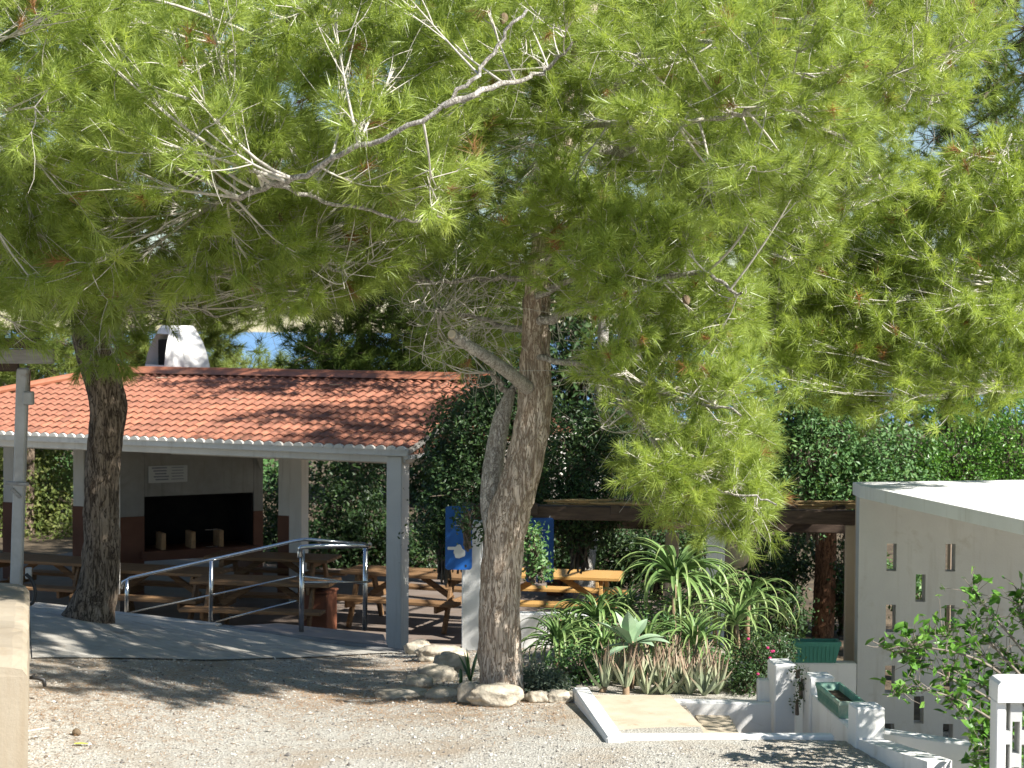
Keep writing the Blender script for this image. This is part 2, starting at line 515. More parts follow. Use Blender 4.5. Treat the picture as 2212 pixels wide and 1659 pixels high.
KR, KL = P(880, 1409, 19.0), P(70, 1304, 21.0)
def back_line(x):
    x = np.asarray(x, float)
    sl = (KL[1] - KR[1]) / (KL[0] - KR[0])
    return np.where(x < KR[0], KR[1] + sl * (x - KR[0]), np.where(x < .4, KR[1] - .15, 18.3))
def ground_z(x, y):
    x, y = np.atleast_1d(np.asarray(x, float)), np.atleast_1d(np.asarray(y, float))
    z = yard_z(x, y)
    z = np.where(y > back_line(x) + .05, .33, z)
    z = np.where((x > 1.36) & (y > 12.52) & (y < 14.0) & (x < 3), 1.15, z)
    z = np.where((x > 2.02) & (y > 13.9) & (y < 19), .3, z)
    z = np.where((x > 2.52 - (y - 11.8) * .2) & (y > 9.4) & (y < 12.6), 1.05, z)
    z = np.where((x > 2.3) & (y >= 12.6) & (y < 14), .6, z)
    z = np.where((x > 6.3) | (y > 24), np.minimum(z, .33 + .02 * np.maximum(0, y - 34)), z)
    return z
gx = np.unique(np.round(np.concatenate([np.linspace(-160, -9, 26), np.arange(-9, -2, .16), np.arange(-2, 3.2, .08), np.arange(3.2, 8, .3), np.linspace(8, 160, 26)]), 3))
gy = np.unique(np.round(np.concatenate([np.linspace(-60, 6, 12), np.arange(6, 11, .3), np.arange(11, 19.6, .09), np.arange(19.6, 25, .15), np.linspace(25, 320, 60)]), 3))
GX, GY = np.meshgrid(gx, gy)
GZ = ground_z(GX.ravel(), GY.ravel())
drop = np.clip((GY.ravel() - 80) / 40, 0, 1)
GZ = GZ - drop * 42
V = np.stack([GX.ravel(), GY.ravel(), GZ], 1)
nx = len(gx)
ii, jj = np.meshgrid(np.arange(nx - 1), np.arange(len(gy) - 1))
a = (jj * nx + ii).ravel()
me = mesh_np("ground", V, quads=np.stack([a, a + 1, a + nx + 1, a + nx], 1), smooth=False)
tag(link("ground", me, MAT['gravel']), kind='structure')

tag(link('forest_floor', mesh_np('forest_floor', np.array([(-160, 27, .345), (160, 27, .345), (160, 78, .345), (-160, 78, .345), (-160, 21.9, .345), (-9, 21.9, .345), (-9, 27, .345), (-1.0, 19.05, .345), (7, 19.05, .345), (7, 27, .345), (-1.0, 27, .345)], float), quads=[(0, 1, 2, 3), (4, 5, 6, 0), (7, 8, 9, 10)]), M('leaf_litter', (.06, .045, .03), (.16, .12, .075), 2.5, .95, .9, 12, .03)), kind='structure')
sea_m = M('sea_water', (.13, .255, .43), (.15, .28, .46), .01, .55, .2, .05, 1.0, spec=.3)
tag(link('sea', mesh_np('sea', np.array([(-5000, 118, -40.), (5000, 118, -40.), (5000, 8000, -40.), (-5000, 8000, -40.)]), quads=[(0, 1, 2, 3)]), sea_m), kind='structure')
# pale pebbles lying on the gravel, and the pine needle litter
rng = np.random.default_rng(5)
def scatter_xy(n, reg):
    out = []
    while len(out) < n:
        Y = rng.uniform(11.3, 19)
        x = rng.uniform(-3.6, 2.1) * Y / 11.5
        if reg(x, Y): out.append((x, Y))
    return np.array(out)
def in_yard(x, y):
    return y < float(back_line(x)) - .1 and not (x > .42 and y > 12.2) and x < 2.3 - (y - 11.8) * .2
N = 15000
xy = scatter_xy(N, in_yard)
base = np.array([(1, 0, 0), (-1, 0, 0), (0, 1, 0), (0, -1, 0), (0, 0, 1), (0, 0, -1)], float)
oct_t = np.array([(0, 2, 4), (2, 1, 4), (1, 3, 4), (3, 0, 4), (2, 0, 5), (1, 2, 5), (3, 1, 5), (0, 3, 5)])
sz = rng.gamma(2.5, .0022, N) + .0025
Vp = base[None] * sz[:, None, None] * rng.uniform(.6, 1.2, (N, 6, 1))
Vp[:, :, 2] *= .7
ang = rng.uniform(0, 6.28, N)
ca, sa = np.cos(ang)[:, None], np.sin(ang)[:, None]
X_, Y_ = Vp[:, :, 0] * ca - Vp[:, :, 1] * sa, Vp[:, :, 0] * sa + Vp[:, :, 1] * ca
Vp[:, :, 0], Vp[:, :, 1] = X_, Y_
zz = yard_z(xy[:, 0], xy[:, 1])
Vp += np.stack([xy[:, 0], xy[:, 1], zz + sz * .25], 1)[:, None, :]
Tp = (oct_t[None] + (np.arange(N) * 6)[:, None, None]).reshape(-1, 3)
def mat_pebble():
    m, n, l, b = newmat('pebbles')
    at = n.new("ShaderNodeAttribute"); at.attribute_name = "tint"
    c = ramp(n, l, at.outputs['Fac'], [(0, (.13, .12, .11)), (.4, (.32, .30, .26)), (.8, (.45, .43, .38)), (1, (.62, .60, .56))])
    l.new(c, b.inputs['Base Color'])
    b.inputs['Roughness'].default_value = .9
    return m
peb = link("loose_pebbles", mesh_np("loose_pebbles", Vp.reshape(-1, 3), tris=Tp, attr=np.repeat(rng.uniform(0, 1, N), 6)), mat_pebble())
tag(peb, "loose pale pebbles strewn over the gravel yard", "gravel", kind='stuff')
N = 15000
cl = [P(640, 1500, 14.8), P(950, 1500, 14.4), P(120, 1560, 12.8), P(1200, 1530, 13.8), P(900, 1440, 17), P(200, 1480, 14)]
xy = []
while len(xy) < N:
    c = cl[rng.integers(len(cl))]
    x, y = c[0] + rng.normal(0, .8), c[1] + rng.normal(0, .7)
    if in_yard(x, y) and y > 11: xy.append((x, y))
xy = np.array(xy)
zz = yard_z(xy[:, 0], xy[:, 1]) + rng.uniform(.004, .014, N)
an = rng.uniform(0, 6.28, N); L = rng.uniform(.04, .10, N)
d = np.stack([np.cos(an) * L, np.sin(an) * L, rng.uniform(-.006, .008, N)], 1)
w = np.stack([-np.sin(an), np.cos(an), an * 0], 1) * .0016
c = np.stack([xy[:, 0], xy[:, 1], zz], 1)
Vn = np.stack([c - d / 2 - w, c - d / 2 + w, c + d / 2 + w * .6, c + d / 2 - w * .6], 1).reshape(-1, 3)
q = np.arange(N * 4).reshape(-1, 4)
lit = link("needle_litter", mesh_np("needle_litter", Vn, quads=q), M('dry_needles', (.30, .16, .07), (.42, .25, .12), 3, .8, 0))
tag(lit, "fallen brown pine needles scattered on the gravel", "pine needles", kind='stuff')

def on_yard(x, y, lo=11.0, hi=24.0):
    for _ in range(40):
        mid_ = (lo + hi) / 2
        p = P(x, y, mid_)
        if p[2] > yard_z(p[0], p[1])[0]: lo = mid_
        else: hi = mid_
    return P(x, y, lo)
fr_, bk_ = [(70, 1424), (250, 1424), (450, 1428), (600, 1424), (740, 1418), (830, 1413), (878, 1411)], [(60, 1306), (240, 1326), (440, 1350), (580, 1368), (720, 1390), (820, 1403), (880, 1410)]
fw_ = catmull([np.array(on_yard(*p)) for p in fr_], 6)
bw_ = catmull([np.array((*(on_yard(p[0], p[1] + 3)[:2]), 0.)) for p in bk_], 6)
AV_ = []
for t_ in np.linspace(0, 1, 9):
    q_ = fw_ * (1 - t_) + bw_ * t_
    q_[:, 2] = yard_z(q_[:, 0], q_[:, 1]) + .014
    AV_.append(q_)
AV_ = np.array(AV_); mm_ = AV_.shape[1]
tag(link("concrete_apron", mesh_np("concrete_apron", AV_.reshape(-1, 3), quads=[(i * mm_ + k, i * mm_ + k + 1, (i + 1) * mm_ + k + 1, (i + 1) * mm_ + k) for i in range(8) for k in range(mm_ - 1)], smooth=True), MAT['concrete']), kind='structure')

# ------------------------------------------------------------------ pavilion (local frame: x right along the eave, y back, z up)
pav_loc = P(858, 1400, 23.0); pav_loc[2] = 0.40
PR = rad(-24)
pav = thing("picnic_pavilion", "open picnic pavilion with terracotta tiled roof on white columns and white chimney", "pavilion", pav_loc, PR)
fl = MB().box((-4.4, 2.9, -.06), (11.2, 7.4, .12))
inv = Matrix.Translation(pav_loc) @ Matrix.Rotation(PR, 4, 'Z')
fl.v = [tuple(inv @ Vector(p)) for p in fl.v]
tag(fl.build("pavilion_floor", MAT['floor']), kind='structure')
EZ, RZ, EY, RY, RX, HXR = 2.62, 3.40, -.13, 2.87, .21, -6.37
HC = HXR - 3.0
for (cx, cy, top, dado) in ((0, 0, 2.52, 0), (-4.45, 0, 2.52, 0), (-8.9, 0, 2.52, 0), (-3.35, 3.2, 2.5, 0), (-3.72, 3.5, 2.6, 1.25), (-7.33, 3.2, 2.5, 1.25), (-8.72, 3.2, 2.5, 1.25), (-.1, 5.5, 2.5, 1.25), (-8.9, 5.6, 2.5, 1.25)):
    c = MB().box((cx, cy, top / 2), (.22, .22, top), bev=.012).build("column", MAT['plaster_pav'], pav, world=False)
    if dado:
        MB().box((cx, cy, dado / 2 + .004), (.228, .228, dado)).build("painted_base", MAT['brown_paint'], c, world=False)
b = MB().box((-4.4, 3.2, 2.27), (9.2, .24, .26), bev=.01)
b.build("beam", MAT['plaster_pav'], pav, world=False)
MB().box((-4.5, .02, 2.505), (9.3, .2, .15), bev=.01).build("beam", MAT['plaster_pav'], pav, world=False)
MB().box((-.02, 2.7, 2.5), (.2, 5.4, .14), bev=.01).build("beam", MAT['plaster_pav'], pav, world=False)
# ceiling boards under the tiles (front slope, back slope, hip)
roof = bpy.data.objects.new("roof", None); COL.objects.link(roof); roof.parent = pav; roof.empty_display_size = .1
u = .035
dk = MB()
dk.add([(RX, EY, EZ - u), (HC, EY, EZ - u), (HXR, RY, RZ - u), (RX, RY, RZ - u), (RX, EY, EZ - u - .05), (HC, EY, EZ - u - .05), (HXR, RY, RZ - u - .05), (RX, RY, RZ - u - .05)],
       [(0, 3, 2, 1), (4, 5, 6, 7), (0, 1, 5, 4), (3, 0, 4, 7), (1, 2, 6, 5), (2, 3, 7, 6)])
B2 = 2 * RY - EY
dk.add([(RX, B2, EZ - u), (HC, B2, EZ - u), (HXR, RY, RZ - u), (RX, RY, RZ - u), (RX, B2, EZ - u - .05), (HC, B2, EZ - u - .05), (HXR, RY, RZ - u - .05), (RX, RY, RZ - u - .05)],
       [(0, 1, 2, 3), (4, 7, 6, 5), (0, 4, 5, 1), (3, 7, 4, 0), (1, 5, 6, 2), (2, 6, 7, 3)])
dk.add([(HC, EY, EZ - u), (HC, B2, EZ - u), (HXR, RY, RZ - u), (HC, EY, EZ - u - .05), (HC, B2, EZ - u - .05), (HXR, RY, RZ - u - .05)], [(0, 2, 1), (3, 4, 5), (0, 1, 4, 3)])
dk.build("roof_deck", MAT['plaster_shaded'], roof, world=False)
# right gable filling, verge strip
gb = MB().add([(RX - .06, EY + .1, EZ - .09), (RX - .06, B2 - .1, EZ - .09), (RX - .06, RY, RZ - .09), (RX - .14, EY + .1, EZ - .09), (RX - .14, B2 - .1, EZ - .09), (RX - .14, RY, RZ - .09)],
              [(0, 1, 2), (3, 5, 4), (0, 2, 5, 3), (2, 1, 4, 5), (1, 0, 3, 4)])
gb.build("gable", MAT['brown_paint'], roof, world=False)
MB().box((RX - .03, (EY + B2) / 2, EZ - .115), (.07, B2 - EY, .05), bev=.005).build("verge_strip", MAT['plaster_pav'], roof, world=False)
# individual tiles
TW, NC = .150, 12
sl = math.hypot(RY - EY, RZ - EZ)
TL = sl / NC
def tile_mesh():
    mb = MB()
    nseg = 8
    prof = []
    for k in range(nseg + 1):
        x = -TW / 2 + TW * k / nseg
        prof.append((x, .030 * (.5 + .5 * math.cos(2 * math.pi * x / TW)) ** .8))
    L = TL + .03
    V = []
    for (y, dz) in ((0, .020), (L, .002)):
        V += [(x, y, z + dz) for x, z in prof]
    V += [(x, 0, z + .020 - .012) for x, z in prof]
    m_ = nseg + 1
    F = [(k, k + 1, m_ + k + 1, m_ + k) for k in range(nseg)] + [(2 * m_ + k, 2 * m_ + k + 1, k + 1, k) for k in range(nseg)]
    mb.add(V, F)
    me = mb.mesh("roof_tile")
    me.materials.append(MAT['tile'])
    return me
tm = tile_mesh()
uy = Vector((0, RY - EY, RZ - EZ)).normalized()
uz = Vector((1, 0, 0)).cross(uy)
base_m = Matrix(((1, uy.x, uz.x), (0, uy.y, uz.y), (0, uy.z, uz.z))).to_4x4()
slots = []
ncol = int((RX - HC) / TW)
for r in range(NC):
    for k in range(ncol):
        x = RX - TW / 2 - k * TW
        y = r * TL
        f = (r + .5) / NC
        if x < HC + (HXR - HC) * f + .03: continue
        slots.append((x, y, r, k))
def score(s):
    w = inv @ Vector((s[0], EY, EZ))
    vis = 1106 + w.x / w.y * FD
    return (0 if 40 < vis < 1000 else 1, s[2] * .6 + abs(s[0] + 3.0))
slots.sort(key=score)
rt = random.Random(3)
rest = MB()
for i, (x, y, r, k) in enumerate(slots):
    p = Vector((x, EY, EZ)) + uy * y
    jit = Matrix.Rotation(rt.uniform(-.022, .022), 4, 'Z') @ Matrix.Rotation(rt.uniform(-.014, .014), 4, 'X')
    m4 = Matrix.Translation(p + uz * rt.uniform(0, .003)) @ base_m @ jit
    if i < 300:
        o = link("roof_tile", tm, None, roof)
        o.matrix_local = m4
    else:
        rest.add([tuple(m4 @ v.co) for v in tm.vertices], [tuple(pp.vertices) for pp in tm.polygons])
# hip and back slope tiles go into the joined part as well
for r in range(NC):
    for k in range(ncol):
        x = RX - TW / 2 - k * TW
        f = (r + .5) / NC
        if x < HC + (HXR - HC) * f + .03: continue
        if r > 9:
            p = Vector((x, B2, EZ)) + Vector((0, -uy.y, uy.z)) * r * TL
            m4 = Matrix.Translation(p) @ Matrix.Rotation(math.pi, 4, 'Z') @ base_m
            rest.add([tuple(m4 @ v.co) for v in tm.vertices], [tuple(pp.vertices) for pp in tm.polygons])
ro = rest.build("roof_tiles", MAT['tile'], roof, world=False)
ro["kind"] = "stuff"
# ridge sheet, eave scallops and fascia
rc = MB()
for s_ in (-1, 1):
    pts = [(RY, RZ + .105), (RY + s_ * .035, RZ + .10), (RY + s_ * .05, RZ + .075), (RY + s_ * .22, RZ + .005)]
    V = [(RX + .02, y, z) for y, z in pts] + [(HXR - .05, y, z) for y, z in pts]
    rc.add(V, [(k, k + 1, 5 + k, 4 + k) if s_ > 0 else (k + 1, k, 4 + k, 5 + k) for k in range(3)])
rc.build("ridge_cap", MAT['ridge'], roof, world=False)
MB().tube([(HC, EY, EZ + .05), (HXR, RY, RZ + .07)], [.06, .06], 10).build("hip_cap", MAT['ridge'], roof, world=False)
MB().box(((RX + HC) / 2, EY - .005, EZ - .055), (RX - HC, .05, .08), bev=.004).build("fascia", MAT['plaster_pav'], roof, world=False)
half = MB()
n_ = 10
V = [(.066 * math.cos(math.pi * k / n_), 0, .052 * math.sin(math.pi * k / n_)) for k in range(n_ + 1)]
half.add([(x, -.04, z) for x, y, z in V] + [(x, .05, z) for x, y, z in V], [tuple(range(n_ + 1))] + [(k + 1, k, n_ + 1 + k, n_ + 2 + k) for k in range(n_)])
hm = half.mesh("eave_cap"); hm.materials.append(MAT['plaster_pav'])
for k in range(ncol):
    x = RX - TW / 2 - k * TW
    o = link("eave_cap", hm, None, roof, (x, EY - .012 + rt.uniform(-.004, .004), EZ - .018))
for (x, y, s_) in ((-2.2, 2.3, .2), (-5.3, 2.45, .16), (-5.75, 1.9, .1), (-3.4, 1.5, .12)):
    bk = MB().box((0, 0, 0), (s_, .03, .008), Matrix.Rotation(.6, 3, 'Z'))
    o = bk.build("bark_flake", MAT['cutwood'], roof, world=False)
    t_ = (y - EY) / (RY - EY)
    o.location = (x, y, EZ + (RZ - EZ) * t_ + .06)
rl = np.random.default_rng(17)
N = 2600
xx_, tt_ = rl.uniform(HXR - 1.5, RX - .1, N), rl.beta(1.2, 1.6, N)
k_ = np.round((RX - TW / 2 - xx_) / TW - .5) + .5
xx_ = RX - TW / 2 - k_ * TW + rl.normal(0, .018, N)
yy_ = EY + (RY - EY) * tt_; zz_ = EZ + (RZ - EZ) * tt_ + .022 + rl.uniform(0, .012, N)
an = rl.normal(1.57, .5, N); Ln_ = rl.uniform(.03, .09, N)
d_ = np.stack([np.cos(an), np.sin(an), np.sin(an) * (RZ - EZ) / (RY - EY)], 1) * Ln_[:, None]
w_ = np.stack([-np.sin(an), np.cos(an), an * 0], 1) * .003
c_ = np.stack([xx_, yy_, zz_], 1)
ok_ = xx_ > HC + (HXR - HC) * tt_ + .1
Vn = np.stack([c_ - d_ / 2 - w_, c_ - d_ / 2 + w_, c_ + d_ / 2 + w_, c_ + d_ / 2 - w_], 1)[ok_].reshape(-1, 3)
link("fallen_needles", mesh_np("fallen_needles", Vn, quads=np.arange(len(Vn)).reshape(-1, 4)), M('roof_needles', (.20, .12, .06), (.34, .22, .11), 3, .85, 0), roof)["kind"] = "stuff"
# fireplace turned towards the corner (its own frame)
fw = P(432, 1180, 28.3); fw[2] = .40
FR = rad(29)
fp = bpy.data.objects.new("fireplace", None); COL.objects.link(fp); fp.parent = pav; fp.empty_display_size = .1
fp.location = (Matrix.Rotation(-PR, 4, 'Z') @ (Vector(fw) - Vector(pav_loc)))
fp.rotation_euler = (0, 0, FR - PR)
W2, D2 = .89, .75
HB, HT, TP = .66, 1.50, 2.30
def fbox(name, c, s_, mat, bev=.006): return MB().box(c, s_, bev=bev).build(name, mat, fp, world=False)
for sx, wd in ((-1, .42), (1, .16)):
    x = sx * (W2 + wd / 2)
    fbox("pier", (x, D2 / 2, .6), (wd, D2, 1.2), MAT['brown_paint'])
    fbox("pier", (x, D2 / 2, 1.2 + (TP - 1.2) / 2 + .001), (wd - .004, D2 - .004, TP - 1.2), MAT['plaster_shaded'])
fbox("hood", (0, D2 / 2, (HT + TP) / 2), (2 * W2, D2 - .01, TP - HT), MAT['plaster_shaded'])
fbox("hearth", (0, D2 / 2 - .05, HB - .07), (2 * W2 + .1, D2 + .1, .14), MAT['brown_paint'])
fbox("firebox_back", (0, D2 - .03, (HB + HT) / 2), (2 * W2, .06, HT - HB), MAT['soot'])
for sx in (-1, 1): fbox("firebox_side", (sx * (W2 - .012), D2 / 2, (HB + HT) / 2), (.02, D2 - .06, HT - HB - .01), MAT['soot'])
fbox("firebox_top", (0, D2 / 2, HT - .012), (2 * W2 - .05, D2 - .06, .02), MAT['soot'])
for x in (-.58, -.1, .36): fbox("brick_divider", (x, .16, HB + .13), (.07, .3, .26), MAT['firebrick'])
fbox("grill_bar", (.25, .1, HB + .27), (.26, .012, .012), MAT['steel'], .002)
fbox("grill_bar", (.25, .05, HB + .012), (.3, .02, .012), MAT['steel'], .002)
br = MB().add([(W2 - .1, -.02, TP), (W2 + .1, -.02, TP), (W2 + .1, -.02, TP - .45), (W2 - .1, -.02, TP - .02), (W2 - .1, -.2, TP), (W2 + .1, -.2, TP), (W2 + .1, -.06, TP - .45), (W2 - .1, -.2, TP - .02)],
              [(0, 1, 2, 3), (7, 6, 5, 4), (0, 4, 5, 1), (1, 5, 6, 2), (2, 6, 7, 3), (3, 7, 4, 0)])
br.build("bracket", MAT['plaster_shaded'], fp, world=False)
po = fbox("poster", (-.52, -.012, 1.84), (.62, .012, .26), MAT['paper'], .002)
for k in range(5):
    MB().box((-.66 + .01 * k, -.02, 1.94 - k * .045), (.24 - .03 * (k % 3), .004, .022)).build("printed_line", MAT['poster_ink'], po, world=False)
    MB().box((-.37, -.02, 1.94 - k * .045), (.2 - .02 * (k % 2), .004, .012)).build("printed_line", MAT['poster_ink'], po, world=False)
# chimney through the roof
ch = bpy.data.objects.new("chimney", None); COL.objects.link(ch); ch.parent = pav; ch.empty_display_size = .1
cw = P(383, 806, 28.6)
ch.location = Matrix.Rotation(-PR, 4, 'Z') @ (Vector((cw[0], cw[1], 3.3)) - Vector(pav_loc))
ch.rotation_euler = (0, 0, rad(32) - PR)
prof = [(-.15, .50), (.45, .475), (.62, .455), (.80, .42), (.98, .36), (1.10, .30), (1.20, .25), (1.235, .22)]
cb = MB(); V = []; F = []
for z, h in prof:
    hx, hy = h * .82, h * .9
    V += [(-hx, -hy, z), (hx, -hy, z), (hx, hy, z), (-hx, hy, z)]
for i in range(len(prof) - 1):
    for k in range(4):
        if k == 3 and 2 <= i <= 4: continue
        F.append((i * 4 + k, i * 4 + (k + 1) % 4, i * 4 + 4 + (k + 1) % 4, i * 4 + 4 + k))
F.append(tuple(len(V) - 4 + k for k in range(4)))
cb.add(V, F).build("chimney_stack", MAT['plaster'], ch, world=False)
MB().box((-.1, 0, .8), (.2, .6, .42)).build("smoke_opening", MAT['soot'], ch, world=False)
# lamp under the beam
MB().lathe([(.0, .06), (.05, .06), (.09, .03), (.10, 0), (.0, -.02)], 16, (-3.75, 2.95, 2.16)).build("ceiling_lamp", MAT['lamp_glass'], pav, True, world=False)

# ------------------------------------------------------------------ kerb, ramp, handrail
def kerb_run(name, label, pts, w, h, mat, kind=None):
    mb = MB()
    for a_, b_ in zip(pts[:-1], pts[1:]):
        a_, b_ = np.array(a_), np.array(b_)
        mb.bar(a_ - (0, 0, h / 2), b_ - (0, 0, h / 2), w, h, bev=.012)
    o = mb.build(name, mat)
    return tag(o, label, "kerb") if kind is None else tag(o, kind=kind)
K0 = P(-140, 1287, 21.5); K1 = P(70, 1302, 21.0); K2 = P(470, 1348, 20.0); K3 = P(885, 1407, 19.0)
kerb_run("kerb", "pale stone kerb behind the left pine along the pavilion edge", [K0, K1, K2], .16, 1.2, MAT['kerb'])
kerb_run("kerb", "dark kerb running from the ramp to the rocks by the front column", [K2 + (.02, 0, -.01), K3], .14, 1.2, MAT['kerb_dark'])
rp = MB()
ra, rb = P(500, 1352, 20.05), P(838, 1396, 19.35)
rc_, rd = P(828, 1370, 20.3), P(600, 1346, 20.9)
top = [ra, rb, rc_, rd]
rp.add([tuple(p) for p in top] + [(p[0], p[1], p[2] - .75) for p in top], [(0, 1, 2, 3), (7, 6, 5, 4), (0, 4, 5, 1), (1, 5, 6, 2), (2, 6, 7, 3), (3, 7, 4, 0)])
tag(rp.build("access_ramp", MAT['ramp_paint']), kind='structure')
hr_loc = P(655, 1366, 20.0)
hr = thing("handrail", "shiny stainless steel handrail climbing beside the pavilion ramp", "handrail", hr_loc)
pA = [P(262, 1272, 22.0), P(266, 1257, 22.0), P(282, 1248, 22.0), P(470, 1206, 21.2), P(640, 1168, 20.6), P(662, 1165, 20.55), P(790, 1176, 20.75)]
MB().tube(pA, .019, 10).build("top_rail", MAT['steel'], hr, True)
pB = [P(647, 1205, 19.95), P(649, 1190, 19.95), P(662, 1181, 19.95), P(780, 1179, 20.25), P(797, 1180, 20.5), P(799, 1176, 20.75)]
MB().tube(catmull(pB, 4), .026, 12).build("end_rail", MAT['steel'], hr, True)
MB().tube([P(275, 1324, 22.0), P(457, 1285, 21.2), P(640, 1245, 20.6)], .009, 8).build("lower_rail", MAT['steel'], hr, True)
MB().tube([P(455, 1345, 21.2), P(640, 1298, 20.6)], .009, 8).build("lower_rail", MAT['steel'], hr, True)
MB().tube([P(655, 1245, 20.0), P(790, 1262, 20.5)], .010, 8).build("lower_rail", MAT['steel'], hr, True)
MB().tube([P(655, 1258, 20.0), P(795, 1257, 20.45)], .012, 8).build("lower_rail", MAT['steel'], hr, True)
for (x, y0, y1, Y, r) in ((275, 1252, 1324, 22.0, .024), (457, 1211, 1346, 21.2, .024), (653, 1188, 1366, 20.0, .028), (790, 1181, 1362, 20.5, .028)):
    MB().tube([P(x - 2, y1, Y), P(x, y0, Y)], r, 12).build("post", MAT['steel'], hr, True)

# ------------------------------------------------------------------ picnic tables
def shared(mb, name, mat):
    me = mb.mesh(name); me.materials.append(mat); return me
def table_meshes(mat):
    return dict(top_plank=shared(MB().box((0, 0, 0), (1.9, .136, .045), bev=.006), "top_plank", mat),
                bench_plank=shared(MB().box((0, 0, 0), (1.9, .136, .045), bev=.006), "bench_plank", mat),
                top_bearer=shared(MB().box((0, 0, 0), (.045, .70, .10), bev=.006), "top_bearer", mat),
                bench_bearer=shared(MB().box((0, 0, 0), (.045, 1.50, .10), bev=.006), "bench_bearer", mat),
                leg=shared(MB().bar((0, .24, .70), (0, .56, 0), .10, .045, up=(1, 0, 0), bev=.006), "leg", mat),
                brace=shared(MB().bar((0.04, 0, .40), (.52, 0, .69), .08, .04, up=(0, 1, 0), bev=.006), "brace", mat))
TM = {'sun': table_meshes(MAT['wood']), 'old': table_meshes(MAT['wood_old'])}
def picnic_table(loc, rotz, label, kind='old'):
    t = thing("picnic_table", label, "picnic table", loc, rotz, "wooden picnic tables")
    T = TM[kind]
    for k in range(5): link("top_plank", T['top_plank'], None, t, (0, (k - 2) * .146, .7275))
    for s_ in (-1, 1):
        for k in range(2): link("bench_plank", T['bench_plank'], None, t, (0, s_ * (.60 + k * .146), .4275))
        x = s_ * .66
        link("top_bearer", T['top_bearer'], None, t, (x, 0, .652))
        link("bench_bearer", T['bench_bearer'], None, t, (x, 0, .353))
        for sy in (0, 1):
            o = link("leg", T['leg'], None, t, (x + .048 * s_, 0, 0))
            if sy: o.rotation_euler = (0, 0, math.pi)
        o = link("brace", T['brace'], None, t, (s_ * .66, 0, 0))
        o.rotation_euler = (0, 0, math.pi if s_ > 0 else 0)
    return t
def tloc(x, y, Y, zf):
    p = P(x, y, Y); p[2] = zf; return p
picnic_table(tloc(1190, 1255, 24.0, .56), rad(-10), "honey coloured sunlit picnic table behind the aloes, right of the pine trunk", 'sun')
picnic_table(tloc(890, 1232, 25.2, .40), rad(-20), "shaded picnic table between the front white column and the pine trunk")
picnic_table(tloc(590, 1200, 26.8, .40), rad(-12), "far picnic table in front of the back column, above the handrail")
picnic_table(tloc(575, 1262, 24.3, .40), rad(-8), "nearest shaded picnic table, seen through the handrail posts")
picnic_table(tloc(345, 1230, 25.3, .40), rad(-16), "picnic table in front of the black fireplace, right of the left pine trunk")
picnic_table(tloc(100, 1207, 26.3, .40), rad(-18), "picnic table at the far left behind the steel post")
bl = tloc(690, 1320, 24.2, .40)
bn = thing("storage_box", "rust brown box standing under the pavilion behind the handrail end", "box", bl, rad(-14))
MB().box((0, 0, .3), (.36, .4, .6), bev=.01).build("body", MAT['bin'], bn, world=False)
MB().box((0, 0, .615), (.39, .43, .03), bev=.006).build("lid", MAT['bin'], bn, world=False)

# ------------------------------------------------------------------ terrace floor behind the garden, low walls
def quadslab(name, pts, th, mat, kind='structure'):
    mb = MB()
    n = len(pts)
    mb.add([tuple(p) for p in pts] + [(p[0], p[1], p[2] - th) for p in pts], [tuple(range(n)), tuple(range(n, 2 * n))[::-1]] + [(k, n + k, n + (k + 1) % n, (k + 1) % n) for k in range(n)])
    return tag(mb.build(name, mat), kind=kind)
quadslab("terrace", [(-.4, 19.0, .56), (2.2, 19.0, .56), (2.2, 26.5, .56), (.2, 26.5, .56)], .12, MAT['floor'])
def wall_run(name, label, a_, b_, ztop, zbot, w, mat, cat="wall", bev=.012):
    a_, b_ = np.array((a_[0], a_[1], (ztop + zbot) / 2)), np.array((b_[0], b_[1], (ztop + zbot) / 2))
    o = MB().bar(a_, b_, w, ztop - zbot, bev=bev).build(name, mat)
    return tag(o, label, cat)
lw0, lw1 = P(1120, 1322, 18.4), P(1300, 1322, 18.3)
wall_run("low_wall", "low white wall below the sunlit picnic table, behind the aloes", lw0, lw1, lw0[2], .3, .15, MAT['plaster'])

# ------------------------------------------------------------------ landing with white border, garden wall, pillars
ZB = P(1305, 1597, 12.4)[2] + .02
bl0, bl1 = P(1240, 1511, 14.05), P(1310, 1594, 12.4)
kb = thing("landing_border", "white painted border round the sandy landing", "border", (bl1[0], bl1[1], ZB))
MB().bar((bl0[0] + .05, bl0[1], ZB - .09), (bl1[0] + .06, bl1[1] - .06, ZB - .09), .13, .20, bev=.015).build("side_border", MAT['plaster'], kb)
fb0, fb1 = P(1318, 1590, 12.43), P(1800, 1588, 12.48)
MB().bar((fb0[0] + .07, fb0[1], ZB - .085), (fb1[0], fb1[1], ZB - .085), .09, .19, bev=.012).build("front_border", MAT['plaster'], kb)
LZ = ZB - .035
eb, ef = P(1440, 1530, 13.95), P(1548, 1587, 12.5)
quadslab("landing", [(bl1[0] + .1, 12.46, LZ), (ef[0], 12.46, LZ), (eb[0] + .03, 13.98, LZ), (bl0[0] + .1, 13.98, LZ)], .5, MAT['sandcrete'])
for k in range(4):
    x0 = ef[0] + .002 + k * .26
    quadslab("stair_step", [(x0, 12.47, LZ - .15 * (k + 1)), (x0 + .26, 12.47, LZ - .15 * (k + 1)), (x0 + .26, 13.97, LZ - .15 * (k + 1)), (x0, 13.97, LZ - .15 * (k + 1))], .12, MAT['sandcrete'])
gw0, gw1 = P(1236, 1511, 14.08), P(1668, 1521, 14.0)
gw = thing("garden_wall", "white garden wall behind the landing ending in a stepped pillar", "wall", (gw0[0], gw0[1], .9))
zt = P(1450, 1511, 14.05)[2]
